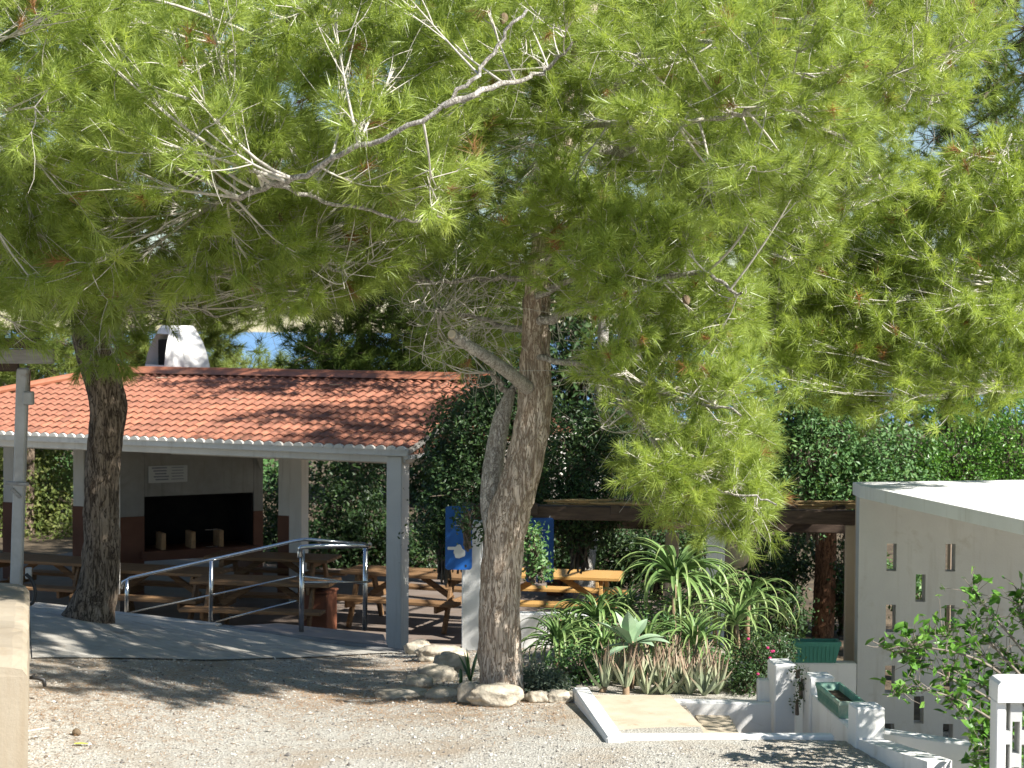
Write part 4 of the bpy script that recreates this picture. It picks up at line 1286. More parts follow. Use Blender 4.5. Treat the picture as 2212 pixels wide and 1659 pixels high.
class Pine:
    def __init__(s, name, label, loc, seed, group="pine trees"):
        s.o = thing(name, label, "tree", loc, 0, group)
        s.rg = np.random.default_rng(seed)
        s.nodes, s.tw, s.pos, s.dir, s.siz, s.tin = [], Tubes(), [], [], [], []
        s.tips = []
    def limb(s, path, r0, r1, mat='bark_grey', n=10):
        C = catmull([P(*p) for p in path], 7)
        # small wobble so that limbs are not ruler straight
        j = s.rg.normal(0, .012, C.shape); j[0] = 0
        C = C + j
        t = Tubes(); t.add(C, r0, r1, n)
        t.build("limb", MAT[mat], s.o)
        s.nodes += [(c, r0 + (r1 - r0) * i / len(C)) for i, c in enumerate(C) if i > 2]
        return C
    def crown_points(s, poly, Yr, n):
        xs_, ys_ = [p[0] for p in poly], [p[1] for p in poly]
        pts = []
        while len(pts) < n:
            best, bd = None, -1
            for _ in range(7):
                while True:
                    x, y = s.rg.uniform(min(xs_), max(xs_)), s.rg.uniform(min(ys_), max(ys_))
                    if inpoly(x, y, poly): break
                p = P(x, y, s.rg.uniform(*Yr))
                dd = min([np.linalg.norm((p - q) * (1, .6, 1)) for q in pts[-160:]], default=9)
                if dd > bd: best, bd = p, dd
            pts.append(best)
        return pts
    def pad(s, c, R=.30, ntw=9, per=5, droop=0., dead=.012, tmean=.5, tw=1.0):
        rg = s.rg
        R = R * rg.uniform(.7, 1.35)
        nd = np.array([q[0] for q in s.nodes])
        k = int(np.argmin(np.linalg.norm(nd - c, axis=1) + rg.uniform(0, .25, len(nd))))
        a = nd[k]
        L = np.linalg.norm(c - a)
        mid = (a + c) / 2 + rg.normal(0, .08, 3) * min(1, L) + np.array((0, 0, -.05 * L))
        r0 = min(.012, s.nodes[k][1] * .6) * (.6 + .5 * min(L, 1.2))
        br = bez(a, mid, c, 7)
        s.tw.add(br, r0, r0 * .45, 5)
        ax = nz(c - a + np.array((0, 0, .15)))
        for _ in range(ntw):
            d = nz(rg.normal(0, 1, 3) + ax * .9 + np.array((.15, -.05, .25 - droop)))
            e = c + d * R * rg.uniform(.55, 1.15) * np.array((1, 1, .8))
            st = br[rg.integers(3, 7)]
            md = (st + e) / 2 + rg.normal(0, .05, 3) + np.array((0, 0, -.04))
            cv = bez(st, md, e, 6)
            s.tw.add(cv, .0050 * tw, .0020 * tw, 3)
            tg = nz(cv[-1] - cv[-3])
            tint = rg.normal(tmean, .17)
            for j in range(per):
                if j == 0:
                    q, dv_ = e, tg
                else:
                    t = rg.uniform(.35, .98)
                    q0 = cv[min(5, int(t * 5.99))]
                    off = nz(rg.normal(0, 1, 3) + tg * .6 + np.array((0, 0, .35 - droop))) * rg.uniform(.03, .11)
                    q = q0 + off
                    dv_ = nz(off) * .8 + tg * .35
                    if rg.random() < .35: s.tw.add(np.stack([q0, q]), .0022 * tw, .0014 * tw, 3)
                dv_ = nz(dv_ + np.array((.08, -.03, .18 - droop * .6)) + rg.normal(0, .18, 3))
                s.pos.append(q); s.dir.append(dv_); s.siz.append(rg.uniform(.6, 1.25))
                s.tin.append(1.0 if rg.random() < dead else min(.95, max(0, tint + rg.normal(0, .1))))
            # a few bare dead twiglets
            if rg.random() < .55:
                q0 = cv[rg.integers(1, 5)]
                e2 = q0 + rg.normal(0, .12, 3) + np.array((0, 0, -.06))
                s.tw.add(bez(q0, (q0 + e2) / 2 + rg.normal(0, .03, 3), e2, 4), .0028 * tw, .0012 * tw, 3)
    def region(s, poly, Yr, n, **kw):
        for c in s.crown_points(poly, Yr, n): s.pad(c, **kw)
    def bare(s, poly, Yr, n, L=.35):
        for c in s.crown_points(poly, Yr, n):
            nd = np.array([q[0] for q in s.nodes])
            a = nd[int(np.argmin(np.linalg.norm(nd - c, axis=1) + s.rg.uniform(0, .4, len(nd))))]
            md = (a + c) / 2 + s.rg.normal(0, .12, 3)
            cv = bez(a, md, c, 7)
            s.tw.add(cv, .007, .0025, 4)
            for _ in range(4):
                q0 = cv[s.rg.integers(2, 7)]
                e2 = q0 + s.rg.normal(0, .16, 3) + np.array((0, 0, -.05))
                s.tw.add(bez(q0, (q0 + e2) / 2 + s.rg.normal(0, .04, 3), e2, 5), .003, .0012, 3)
    def cones(s, spots):
        mb = MB().lathe([(.001, .0), (.016, .006), (.024, .02), (.026, .035), (.020, .055), (.010, .075), (.001, .083)], 9)
        me = shared(mb, "pine_cone", MAT['cone'])
        for sp in spots:
            o = link("pine_cone", me, None, s.o, P(*sp) - np.array(s.o.location))
            o.rotation_euler = (s.rg.uniform(2.2, 4), s.rg.uniform(-.6, .6), 0)
            o.scale = (1.15, 1.15, 1.15)
    def finish(s, K=42, length=.115, width=.0042, mat='needle', twig='twig'):
        tw = s.tw.build("twigs", MAT[twig], s.o); tw["kind"] = "stuff"
        V, T, A = needles(np.array(s.pos), np.array(s.dir), np.array(s.siz), np.array(s.tin), K, length, width, s.rg)
        c = link("crown", mesh_np("crown", V - np.array(s.o.location), tris=T, attr=A), MAT[mat], s.o)
        return c

# --- the middle pine with the forked trunk
mid = Pine("pine_tree", "large forked pine with leaning scaly trunk in the middle of the yard", P(1085, 1500, 14.3), 11)
path = [(1086, 1518, 14.3, 56), (1086, 1480, 14.3, 49), (1081, 1400, 14.3, 45), (1079, 1300, 14.3, 43), (1086, 1200, 14.3, 42), (1101, 1110, 14.3, 43), (1124, 1030, 14.3, 41), (1141, 960, 14.3, 39), (1153, 880, 14.3, 37), (1156, 800, 14.3, 34), (1157, 710, 14.25, 30),
        (1163, 620, 14.2, 28), (1176, 520, 14.2, 26), (1196, 400, 14.25, 24), (1222, 270, 14.3, 22), (1247, 140, 14.4, 19), (1288, -50, 14.5, 16), (1320, -260, 14.6, 11), (1340, -460, 14.7, 5)]
tk, CT = trunk_mesh("trunk", path, MAT['bark'], mid.o, 56, .020, 16, knots=((1170, 958, 14.1, .07, .02), (1146, 880, 14.05, .06, .015)))
mid.nodes += [(c, .08) for c in CT[90::5]]
_, CS = trunk_mesh("second_stem", [(1078, 1190, 14.4, 20), (1064, 1120, 14.5, 23), (1062, 1050, 14.55, 23), (1071, 970, 14.6, 21), (1085, 900, 14.6, 18), (1098, 862, 14.6, 13), (1105, 842, 14.6, 8)], MAT['bark_grey'], mid.o, 32, .008, 10)
for p_ in ([(1104, 862, 14.6), (1090, 838, 14.6), (1070, 815, 14.5), (1050, 800, 14.4)], [(1108, 850, 14.6), (1112, 825, 14.6), (1118, 800, 14.6)]):
    mid.limb(p_, .035, .012, 'bark_grey', 8)
C = catmull([P(1140, 838, 14.2), P(1100, 805, 13.9), P(1050, 770, 13.6), (P(1010, 745, 13.4)), P(976, 722, 13.2)], 6)
tt = Tubes(); tt.add(C, .056, .038, 14); stub = tt.build("cut_branch", MAT['bark_grey'], mid.o)
e_ = C[-1]; dd_ = nz(C[-1] - C[-2])
ce = Tubes(); ce.add(np.stack([e_ - dd_ * .004, e_ + dd_ * .012]), .035, .030, 14); 
cc = MB().tube([e_ - dd_ * .004, e_ + dd_ * .010], [.036, .030], 14).build("cut_face", MAT['cutwood'], mid.o)
mid.nodes += [(c, .02) for c in C[10:]]
for p_, r0, r1 in (
    ([(1158, 700, 14.2), (1260, 660, 13.8), (1400, 610, 13.5), (1520, 590, 13.3), (1600, 640, 13.1)], .040, .010),
    ([(1165, 590, 14.1), (1220, 500, 13.8), (1265, 440, 13.6)], .030, .010),
    ([(1157, 640, 14.1), (1330, 560, 13.7), (1470, 500, 13.5)], .030, .008),
    ([(1157, 770, 14.2), (1300, 800, 14.0), (1460, 860, 13.6), (1600, 890, 13.3)], .026, .008),
    ([(1300, 800, 14.0), (1380, 920, 13.8), (1470, 1000, 13.5), (1560, 1060, 13.2), (1680, 1085, 13.0)], .018, .006),
    ([(1215, 320, 14.3), (1400, 330, 14.8), (1600, 400, 15.3), (1800, 430, 15.6)], .055, .014),
    ([(1245, 150, 14.4), (1480, 130, 14.8), (1760, 150, 15.0), (2020, 170, 15.2)], .050, .012),
    ([(1288, -50, 14.5), (1560, -60, 15), (1860, -80, 15.3), (2050, -60, 15.5)], .045, .012),
    ([(1192, 420, 14.3), (1380, 490, 15.2), (1560, 520, 15.8), (1700, 560, 16.2)], .045, .010),
    ([(1222, 270, 14.3), (1330, 180, 13.6), (1480, 80, 13.2), (1600, 20, 13.0)], .040, .010),
    ([(1170, 600, 14.2), (1060, 600, 14.5), (950, 610, 14.7), (880, 600, 14.8)], .026, .008),
    ([(1150, 720, 14.3), (1040, 690, 14.8), (940, 670, 15.2)], .030, .008),
    ([(1240, 170, 14.4), (1180, 60, 14.8), (1100, -60, 15.1)], .03, .010),
    ([(1222, 270, 14.3), (1350, 270, 13.0), (1500, 260, 12.0), (1640, 230, 11.6), (1760, 160, 11.5)], .03, .008),
    ([(1245, 150, 14.4), (1380, 120, 13.2), (1520, 90, 12.2), (1700, 60, 11.8)], .03, .008),
    ([(1222, 270, 14.3), (1260, 240, 16.5), (1290, 220, 18.5), (1330, 210, 20)], .04, .012),
    ([(1310, -200, 14.6), (1150, -300, 14.4), (950, -330, 14.2)], .03, .010),
    ([(1315, -240, 14.6), (1500, -360, 14.3), (1700, -400, 14.2)], .03, .010)):
    mid.limb(p_, r0, r1)
CF1 = [(1130, 450), (1230, 410), (1290, 470), (1400, 500), (1500, 470), (1510, 570), (1490, 640), (1400, 670), (1290, 640), (1230, 570), (1110, 560), (1110, 500)]
CF2 = [(1310, 690), (1500, 620), (1620, 630), (1600, 740), (1560, 800), (1600, 850), (1610, 920), (1580, 1010), (1450, 960), (1360, 900), (1300, 830)]
CF3 = [(1370, 1010), (1580, 1000), (1660, 1090), (1620, 1130), (1590, 1150), (1500, 1130), (1430, 1090)]
mid.region(CF1, (12.8, 14.5), 40, R=.30, ntw=9, per=5)
mid.region(CF2, (13.2, 14.9), 40, R=.30, ntw=9, per=5)
mid.region(CF3, (13.1, 14.0), 18, R=.26, ntw=8, per=5, droop=.1)
RC = [(1330, -40), (2100, -60), (2100, 60), (2080, 230), (1990, 260), (1900, 380), (1840, 440), (1700, 560), (1560, 520), (1440, 400), (1300, 330), (1260, 200)]
mid.region(RC, (14.0, 17.0), 140, R=.36, ntw=9, per=5)
mid.region([(1200, -330), (2000, -330), (2150, -60), (1330, -60), (1150, -100)], (14.8, 17.5), 26, R=.42, ntw=8, per=5)
mid.region([(1050, -40), (1330, -40), (1280, 200), (1330, 330), (1400, 460), (1200, 420), (1080, 420), (1000, 300)], (15.6, 17.8), 16, R=.34, ntw=7, per=4, tmean=.3)
mid.region([(1080, 40), (1520, 40), (1560, 380), (1300, 400), (1080, 360)], (18.6, 20.6), 28, R=.42, ntw=9, per=5, tmean=.35)
mid.bare([(880, 560), (1120, 600), (1130, 780), (960, 830), (860, 760)], (14.0, 15.2), 50)
mid.bare([(1020, 100), (1330, 120), (1400, 460), (1150, 480), (960, 480)], (14.4, 16.2), 64)
mid.region([(1340, 60), (1500, 0), (1850, 20), (1850, 260), (1700, 420), (1480, 430), (1350, 300)], (11.0, 12.9), 40, R=.28, ntw=8, per=5)
mid.region([(1170, 230), (1250, 220), (1260, 370), (1180, 380)], (13.3, 13.9), 7, R=.22, ntw=7, per=4, tmean=.4)
mid.region([(1190, 20), (1300, 0), (1300, 250), (1240, 330), (1180, 200)], (13.2, 14.0), 9, R=.26, ntw=7, per=4, tmean=.4)
mid.bare([(1190, 700), (1400, 760), (1500, 950), (1300, 930), (1190, 820)], (13.4, 14.4), 26)
mid.region([(850, 540), (1120, 480), (1100, 680), (1060, 760), (880, 760)], (15.2, 16.8), 26, R=.28, ntw=7, per=4, tmean=.25)
mid.cones([(1480, 640, 13.0), (1390, 560, 13.2), (1640, 120, 14.2), (1500, 300, 14.3), (1300, 590, 13.4), (1720, 60, 14.5), (1580, 430, 14.6), (1830, 230, 14.4)])
mid.finish(K=40, length=.13, width=.0050)

# --- the left pine
lef = Pine("pine_tree", "left pine with curved bare trunk in front of the tiled roof", P(200, 1338, 17.2), 23)
path = [(190, 1348, 17.2, 62), (197, 1325, 17.2, 54), (212, 1270, 17.2, 43), (219, 1200, 17.2, 40), (219, 1120, 17.2, 37), (221, 1030, 17.2, 36), (227, 950, 17.2, 37), (233, 890, 17.2, 38), (227, 840, 17.2, 39), (208, 780, 17.2, 39), (192, 720, 17.15, 36), (186, 650, 17.0, 33),
        (190, 560, 16.8, 30), (205, 450, 16.6, 27), (225, 300, 16.4, 23), (250, 100, 16.2, 18), (270, -120, 16.0, 12), (280, -300, 16, 6)]
_, CT = trunk_mesh("trunk", path, MAT['bark_dark'], lef.o, 48, .018, 14, knots=((205, 965, 17.0, .07, .012), (262, 880, 17.2, .10, .02)))
lef.nodes += [(c, .07) for c in CT[150::6]]
for p_, r0, r1 in (
    ([(188, 580, 16.8), (330, 500, 15.2), (470, 440, 12.9), (590, 400, 11.8), (770, 320, 11.2), (960, 228, 11.0), (1050, 130, 11.0), (1130, 20, 11.0)], .026, .010),
    ([(960, 228, 11.0), (1060, 190, 11.1), (1170, 160, 12.0), (1240, 90, 11.9)], .022, .008),
    ([(590, 400, 11.8), (720, 440, 11.9), (860, 470, 12.2), (980, 470, 12.2)], .016, .006),
    ([(205, 450, 16.6), (100, 350, 14.5), (-20, 270, 13), (-200, 180, 12)], .055, .014),
    ([(215, 380, 16.5), (330, 260, 14.6), (480, 130, 13.2), (650, 20, 12.6), (800, -80, 12.2)], .060, .014),
    ([(190, 620, 16.9), (330, 590, 15.4), (480, 590, 14.2), (620, 650, 13.6)], .045, .012),
    ([(187, 660, 17), (90, 600, 15.5), (-20, 590, 14.2), (-160, 620, 13.4)], .040, .012),
    ([(240, 180, 16.3), (120, 60, 14.5), (-40, -60, 13.2)], .045, .012),
    ([(255, 60, 16.2), (420, -80, 14.5), (640, -220, 13.3)], .045, .012),
    ([(400, 480, 14.6), (520, 500, 13.9), (640, 540, 13.5), (750, 600, 13.2)], .026, .008),
    ([(186, 690, 17.1), (260, 660, 16), (380, 660, 15), (470, 680, 14.4)], .030, .008)):
    lef.limb(p_, r0, r1)
LC1 = [(-60, -40), (1230, -60), (1240, 60), (1130, 170), (1060, 260), (990, 350), (980, 430), (700, 430), (400, 440), (-60, 420)]
LC2 = [(-60, 420), (400, 440), (950, 420), (920, 490), (850, 560), (700, 630), (640, 660), (560, 610), (440, 580), (330, 600), (120, 650), (-60, 640)]
lef.region(LC1, (11.3, 14.4), 150, R=.32, ntw=9, per=5, tmean=.55)
lef.region(LC2, (12.6, 15.8), 104, R=.28, ntw=8, per=5, droop=.25, tmean=.45)
lef.region([(-60, -60), (1150, -60), (1000, 380), (500, 480), (-60, 480)], (14.4, 16.6), 60, R=.36, ntw=8, per=5, tmean=.45)
lef.region([(-60, -330), (1000, -330), (1230, -60), (-60, -60)], (13, 16.5), 26, R=.42, ntw=8, per=5)
lef.region([(-420, -200), (-60, -200), (-60, 560), (-420, 560)], (11.8, 16), 36, R=.42, ntw=8, per=5)
lef.region([(120, 600), (470, 560), (500, 640), (330, 680), (130, 690)], (15.4, 16.8), 30, R=.26, ntw=7, per=4, droop=.3, tmean=.3)
lef.bare([(300, 450), (700, 430), (760, 640), (400, 640)], (12.8, 14.5), 44)
lef.bare([(100, 540), (420, 540), (450, 680), (150, 690)], (14, 16.5), 30)
lef.region([(170, 700), (300, 690), (260, 790), (200, 790)], (16.0, 16.9), 6, R=.16, ntw=5, per=3, droop=.6, tmean=.4)
lef.region([(-30, 700), (80, 700), (70, 730), (-30, 730)], (13.6, 14.6), 3, R=.14, ntw=4, per=3, droop=.5)
lef.cones([(345, 360, 13.4), (465, 375, 13.3), (595, 455, 13.1), (560, 440, 13.1), (30, 160, 12), (1090, 30, 12), (700, 60, 12.3), (490, 490, 13.5)])
lef.finish(K=40, length=.145, width=.0056)

# --- the pine behind at the right
bk = Pine("pine_tree", "right pine with straight reddish trunk beside the white outbuilding", P(1782, 1372, 24.8), 37)
path = [(1775, 1400, 24.8, 26), (1778, 1360, 24.8, 24), (1782, 1250, 24.8, 23), (1786, 1120, 24.8, 22), (1790, 950, 24.6, 21), (1795, 750, 24.0, 19), (1805, 500, 23.4, 16), (1815, 250, 22.7, 12), (1820, 0, 22, 8), (1822, -200, 22, 4)]
_, CT = trunk_mesh("trunk", path, MAT['bark_red'], bk.o, 32, .012, 12)
bk.nodes += [(c, .06) for c in CT[44::6]]
for p_, r0, r1 in (
    ([(1792, 850, 24.3), (1720, 800, 21.5), (1650, 760, 19.5)], .035, .01),
    ([(1793, 800, 24.1), (1950, 790, 21), (2080, 800, 19), (2200, 840, 17.9)], .045, .012),
    ([(1797, 680, 23.8), (1980, 620, 20.5), (2120, 600, 18.6), (2260, 620, 17.6)], .045, .012),
    ([(1803, 520, 23.4), (1700, 480, 21), (1600, 470, 19.5)], .035, .01),
    ([(1808, 420, 23.2), (1960, 400, 20.4), (2100, 360, 18.6), (2190, 290, 17.7)], .040, .010),
    ([(1813, 280, 22.5), (1940, 160, 20.5), (2080, 60, 19)], .035, .010),
    ([(1813, 280, 22.5), (1650, 180, 20.8), (1480, 120, 19.5)], .035, .010)):
    bk.limb(p_, r0, r1)
LR = [(1600, 480), (1880, 460), (2020, 370), (2090, 390), (2170, 320), (2240, 320), (2260, 840), (2120, 830), (1980, 870), (1830, 865), (1700, 830), (1640, 720)]
bk.region(LR, (16.9, 19.4), 140, R=.42, ntw=10, per=6)
bk.region([(1450, -100), (2150, -200), (2100, 100), (1900, 300), (1500, 250)], (19, 21.5), 50, R=.5, ntw=9, per=5, tmean=.4)
bk.region([(2240, 300), (2500, 300), (2500, 760), (2250, 800)], (17.6, 20), 18, R=.45, ntw=8, per=5)
bk.bare([(1640, 700), (1900, 700), (1900, 840), (1660, 830)], (18.2, 20), 24)
bk.cones([(1990, 620, 18.2), (1900, 720, 18.5), (2120, 480, 17.8)])
bk.finish(K=32, length=.15, width=.0075)

# --- leaning grey pine behind the sunlit table and the dark pines behind the roof
def far_pine(label, path, polys, seed, mat='bark_dark', R=.75, K=26, length=.26, width=.012, twig='twig_dark', tmean=.5, ntw=10, per=5):
    t = Pine("pine_tree", label, P(*path[0][:3]), seed)
    _, CT = trunk_mesh("trunk", path, MAT[mat], t.o, 24, .010, 8)
    t.nodes += [(c, .05) for c in CT[len(CT) // 2::3]]
    for poly, Yr, n in polys:
        t.region(poly, Yr, n, R=R, ntw=ntw, per=per, tw=2.2, tmean=tmean)
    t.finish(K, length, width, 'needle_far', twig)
    return t
far_pine("slender grey pine leaning behind the sunlit picnic table", [(1255, 1340, 26, 23), (1262, 1250, 26, 20), (1275, 1150, 26, 17), (1290, 1000, 26, 15), (1300, 800, 26, 13), (1310, 500, 26, 9), (1320, 250, 26, 5)],
         [([(880, 420), (1000, 0), (1400, 0), (1500, 380), (1560, 560), (1500, 640), (1250, 640), (900, 640)], (24.5, 28), 60)], 51, 'bark_grey', tmean=.25)
far_pine("dark dense pine behind the middle of the tiled roof", [(760, 1240, 33, 14), (765, 1000, 33, 13), (775, 800, 33, 11), (790, 500, 33, 7), (800, 300, 33, 4)],
         [([(700, 600), (760, 560), (900, 540), (1050, 600), (1060, 800), (960, 880), (720, 880), (680, 760)], (30.5, 34), 74)], 52, tmean=.25)
far_pine("light green pine seen beyond the left end of the roof", [(60, 1240, 36, 14), (62, 1000, 36, 12), (66, 850, 36, 10), (70, 650, 36, 6), (75, 560, 36, 3)],
         [([(-120, 600), (150, 620), (200, 760), (160, 880), (40, 960), (-120, 960)], (33, 37), 40)], 53, tmean=.85)
far_pine("pine behind the white chimney", [(350, 1240, 38, 13), (352, 1000, 38, 12), (356, 800, 38, 9), (360, 640, 38, 4)],
         [([(250, 600), (430, 620), (470, 700), (460, 790), (330, 860), (240, 780)], (35, 39), 30), ([(420, 590), (640, 590), (660, 660), (440, 670)], (34, 37), 16)], 54, tmean=.8)
far_pine("low pale pine crown just above the ridge in the sky gap", [(510, 1240, 48, 9), (512, 1000, 48, 8), (515, 860, 48, 6), (520, 800, 48, 3)],
         [([(455, 800), (500, 785), (545, 795), (590, 790), (620, 830), (450, 850)], (46, 49), 18)], 55, tmean=.95)
far_pine("tall dark pine at the right edge behind the crowns", [(2230, 1150, 30, 16), (2230, 900, 30, 14), (2225, 600, 30, 11), (2220, 200, 30, 7), (2215, -60, 30, 4)],
         [([(1950, -60), (2300, -60), (2300, 520), (2080, 480), (2000, 250)], (28, 32), 40)], 56, tmean=.3)

# ------------------------------------------------------------------ broadleaf shrubs and hedges
def leaf_arrays(cen, nrm, size, rg, aspect=.5, fold=.25):
    N = len(cen)
    nrm = nrm / (np.linalg.norm(nrm, axis=1)[:, None] + 1e-9)
    t = np.cross(nrm, rg.normal(size=(N, 3))); t /= np.linalg.norm(t, axis=1)[:, None] + 1e-9
    s = np.cross(nrm, t)
    L = size[:, None]
    a_, b_ = cen - t * L * .5, cen + t * L * .5
    l_, r_ = cen + s * L * aspect * .5 + nrm * L * fold * .3, cen - s * L * aspect * .5 + nrm * L * fold * .3
    V = np.stack([a_, l_, b_, r_], 1).reshape(-1, 3)
    i = np.arange(N)[:, None] * 4
    T = np.concatenate([i + np.array([[0, 2, 1]]), i + np.array([[0, 3, 2]])], 0)
    return V, T

def bush(name, label, blobs, n, size, mat, seed, cat="shrub", group=None, stems=None, twig='twig_dark', spray=9, out=.55):
    """blobs: (x, y, Y, rx_px, rz_px, ry_m); sprays of leaves spread through the outer half of each blob"""
    rg = np.random.default_rng(seed)
    base = P(*blobs[0][:3]); base[2] = ground_z(base[0], base[1])[0]
    t = thing(name, label, cat, base, 0, group)
    vol = np.array([b_[3] * b_[4] * b_[5] for b_ in blobs]) ** .7
    vol = vol / vol.sum()
    cen, nrm, tin = [], [], []
    tb = Tubes()
    for b_, f in zip(blobs, vol):
        c = P(*b_[:3])
        r = np.array((px(b_[3], b_[2]), b_[5], px(b_[4], b_[2])))
        m = int(n * f / spray)
        d = rg.normal(size=(m, 3)); d /= np.linalg.norm(d, axis=1)[:, None]
        k = rg.uniform(.12, 1.0, m) ** out
        lump = np.array([1 + .22 * mnoise.noise(Vector(q) * 2.2 + Vector(c)) + .15 * mnoise.noise(Vector(q) * 5 + Vector(c)) for q in d])
        p = c + d * (k * lump)[:, None] * r
        sc = rg.uniform(.6, 1.3, m)
        q = p[:, None] + rg.normal(0, 1, (m, spray, 3)) * (size * 1.15 * sc)[:, None, None]
        nn = d[:, None] * .7 + rg.normal(0, .8, (m, spray, 3)) + np.array((.15, -.1, .5))
        tin.append(np.repeat(np.clip(rg.normal(.48, .24, m), 0, 1), spray))
        cen.append(q.reshape(-1, 3)); nrm.append(nn.reshape(-1, 3))
        low = np.array((c[0], c[1], max(base[2], c[2] - r[2] * 1.3)))
        for j in range(0, m, max(1, m // 40)):
            tb.add(bez(low + rg.normal(0, .1, 3) * r, c + rg.normal(0, .2, 3) * r, p[j], 6), .014, .004, 4)
    cen, nrm = np.concatenate(cen), np.concatenate(nrm)
    V, T = leaf_arrays(cen, nrm, size * rg.uniform(.7, 1.3, len(cen)), rg)
    A = np.repeat(np.clip(np.concatenate(tin) + rg.normal(0, .12, len(cen)), 0, 1), 4)
    tb.build("branches", MAT[twig], t)["kind"] = "stuff"
    link("foliage", mesh_np("foliage", V - base, tris=T, attr=A), MAT[mat], t)["kind"] = "stuff"
    return t
bush("evergreen_shrub", "dark evergreen shrub behind the forked trunk, covering the roof corner", [(1020, 930, 21.7, 100, 100, .8), (1000, 1060, 21.6, 105, 120, .8), (1250, 1000, 21.4, 130, 130, .9), (1120, 890, 21.8, 110, 80, .8), (960, 1130, 21.8, 75, 90, .6), (1250, 1120, 21.4, 110, 80, .7), (1310, 930, 21.6, 60, 90, .7), (1080, 850, 21.9, 80, 60, .7), (950, 990, 21.9, 55, 60, .5)], 34000, .055, 'leaf_dark', 71, group="dark evergreen shrubs")
bush("evergreen_shrub", "small leafy sprig in front of the left blue sign", [(1010, 1120, 18.3, 34, 46, .2), (1050, 1145, 18.2, 22, 22, .15)], 380, .05, 'leaf_dark', 72, group="dark evergreen shrubs")
bush("leafy_sprig", "bright leafy sprig growing over the shaded blue sign right of the trunk", [(1150, 1190, 17.4, 36, 46, .22), (1168, 1228, 17.4, 26, 22, .2), (1140, 1150, 17.4, 18, 24, .15)], 900, .050, 'leaf_mid', 73)
bush("hedge", "tall glossy green hedge behind the white outbuilding roof", [(1760, 980, 23.6, 120, 130, .7), (1900, 1000, 23.6, 110, 120, .7), (1720, 900, 23.6, 80, 70, .6), (1850, 1060, 23.4, 120, 80, .6), (1800, 880, 23.7, 60, 60, .5), (1960, 1060, 23.4, 90, 80, .6), (1650, 1010, 23.8, 50, 60, .4)], 17000, .064, 'leaf_mid', 74)
bush("hedge", "paler small leaved hedge behind the right end of the outbuilding roof", [(2080, 970, 23.8, 110, 130, .7), (2200, 950, 23.7, 110, 150, .7), (2320, 960, 23.8, 120, 150, .7), (2130, 1080, 23.5, 130, 70, .6), (2050, 860, 23.9, 50, 55, .5), (2150, 830, 23.9, 40, 45, .4), (2010, 1020, 23.6, 60, 80, .5)], 22000, .048, 'leaf_bright', 85)
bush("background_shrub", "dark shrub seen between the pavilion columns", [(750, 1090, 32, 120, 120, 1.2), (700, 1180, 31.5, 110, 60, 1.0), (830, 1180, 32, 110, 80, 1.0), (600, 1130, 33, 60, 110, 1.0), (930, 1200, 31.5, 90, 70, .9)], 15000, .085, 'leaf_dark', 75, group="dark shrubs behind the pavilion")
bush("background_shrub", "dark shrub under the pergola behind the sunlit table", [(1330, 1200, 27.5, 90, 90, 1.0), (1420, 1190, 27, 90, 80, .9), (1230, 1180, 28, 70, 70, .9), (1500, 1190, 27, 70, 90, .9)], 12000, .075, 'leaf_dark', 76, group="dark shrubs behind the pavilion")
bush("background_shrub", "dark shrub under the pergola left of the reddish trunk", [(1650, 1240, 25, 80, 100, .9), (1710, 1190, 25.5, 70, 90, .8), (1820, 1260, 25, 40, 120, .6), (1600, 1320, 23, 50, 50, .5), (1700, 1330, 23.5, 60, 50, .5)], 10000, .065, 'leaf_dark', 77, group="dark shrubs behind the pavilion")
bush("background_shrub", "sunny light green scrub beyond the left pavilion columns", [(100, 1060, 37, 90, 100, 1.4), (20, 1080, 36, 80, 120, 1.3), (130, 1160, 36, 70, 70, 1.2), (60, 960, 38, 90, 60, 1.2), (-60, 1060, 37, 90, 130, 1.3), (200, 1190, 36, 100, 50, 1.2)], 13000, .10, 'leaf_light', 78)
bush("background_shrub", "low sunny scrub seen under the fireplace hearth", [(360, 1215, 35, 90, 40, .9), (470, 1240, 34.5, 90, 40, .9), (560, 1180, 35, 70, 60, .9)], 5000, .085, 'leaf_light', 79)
bush("background_shrub", "light scrub patch behind the outbuilding slots", [(1960, 1260, 23, 90, 60, .5), (2080, 1300, 23, 90, 60, .5)], 4000, .06, 'leaf_mid', 80)
bush("rosemary_bush", "low grey green bush right of the trunk base", [(1185, 1478, 14.35, 52, 26, .22), (1160, 1465, 14.5, 30, 26, .2)], 3600, .030, 'rosemary', 81)
fb_ = bush("flowering_bush", "dark bush with tiny pink flowers left of the white end pillar", [(1640, 1430, 14.9, 58, 62, .35), (1610, 1470, 14.7, 40, 40, .3), (1680, 1400, 15.2, 40, 40, .3)], 5200, .030, 'leaf_dark', 82)
rf = random.Random(6)
pm = shared(MB().lathe([(.001, -.012), (.012, -.006), (.014, .004), (.008, .010), (.001, .010)], 7), "flower", MAT['pink'])
for k in range(7):
    p = P(rf.uniform(1590, 1690), rf.uniform(1380, 1480), 14.45 + rf.uniform(0, .15))
    link("flower", pm, None, fb_, p - np.array(fb_.location))
bush("creeping_vine", "thin dark creeper hanging beside the white end pillar", [(1724, 1450, 13.75, 12, 10, .05), (1730, 1475, 13.8, 7, 26, .04), (1722, 1510, 13.8, 5, 24, .04)], 260, .024, 'leaf_dark', 83)
bush("ground_cover", "low leafy ground cover between the aloes", [(1250, 1440, 15.2, 80, 40, .4), (1400, 1450, 15.6, 110, 40, .4), (1540, 1440, 15.6, 80, 45, .4), (1290, 1380, 16.2, 90, 40, .4), (1440, 1370, 16.4, 100, 50, .4), (1230, 1350, 16.8, 60, 30, .3)], 9000, .038, 'leaf_mid', 84, cat="plants")

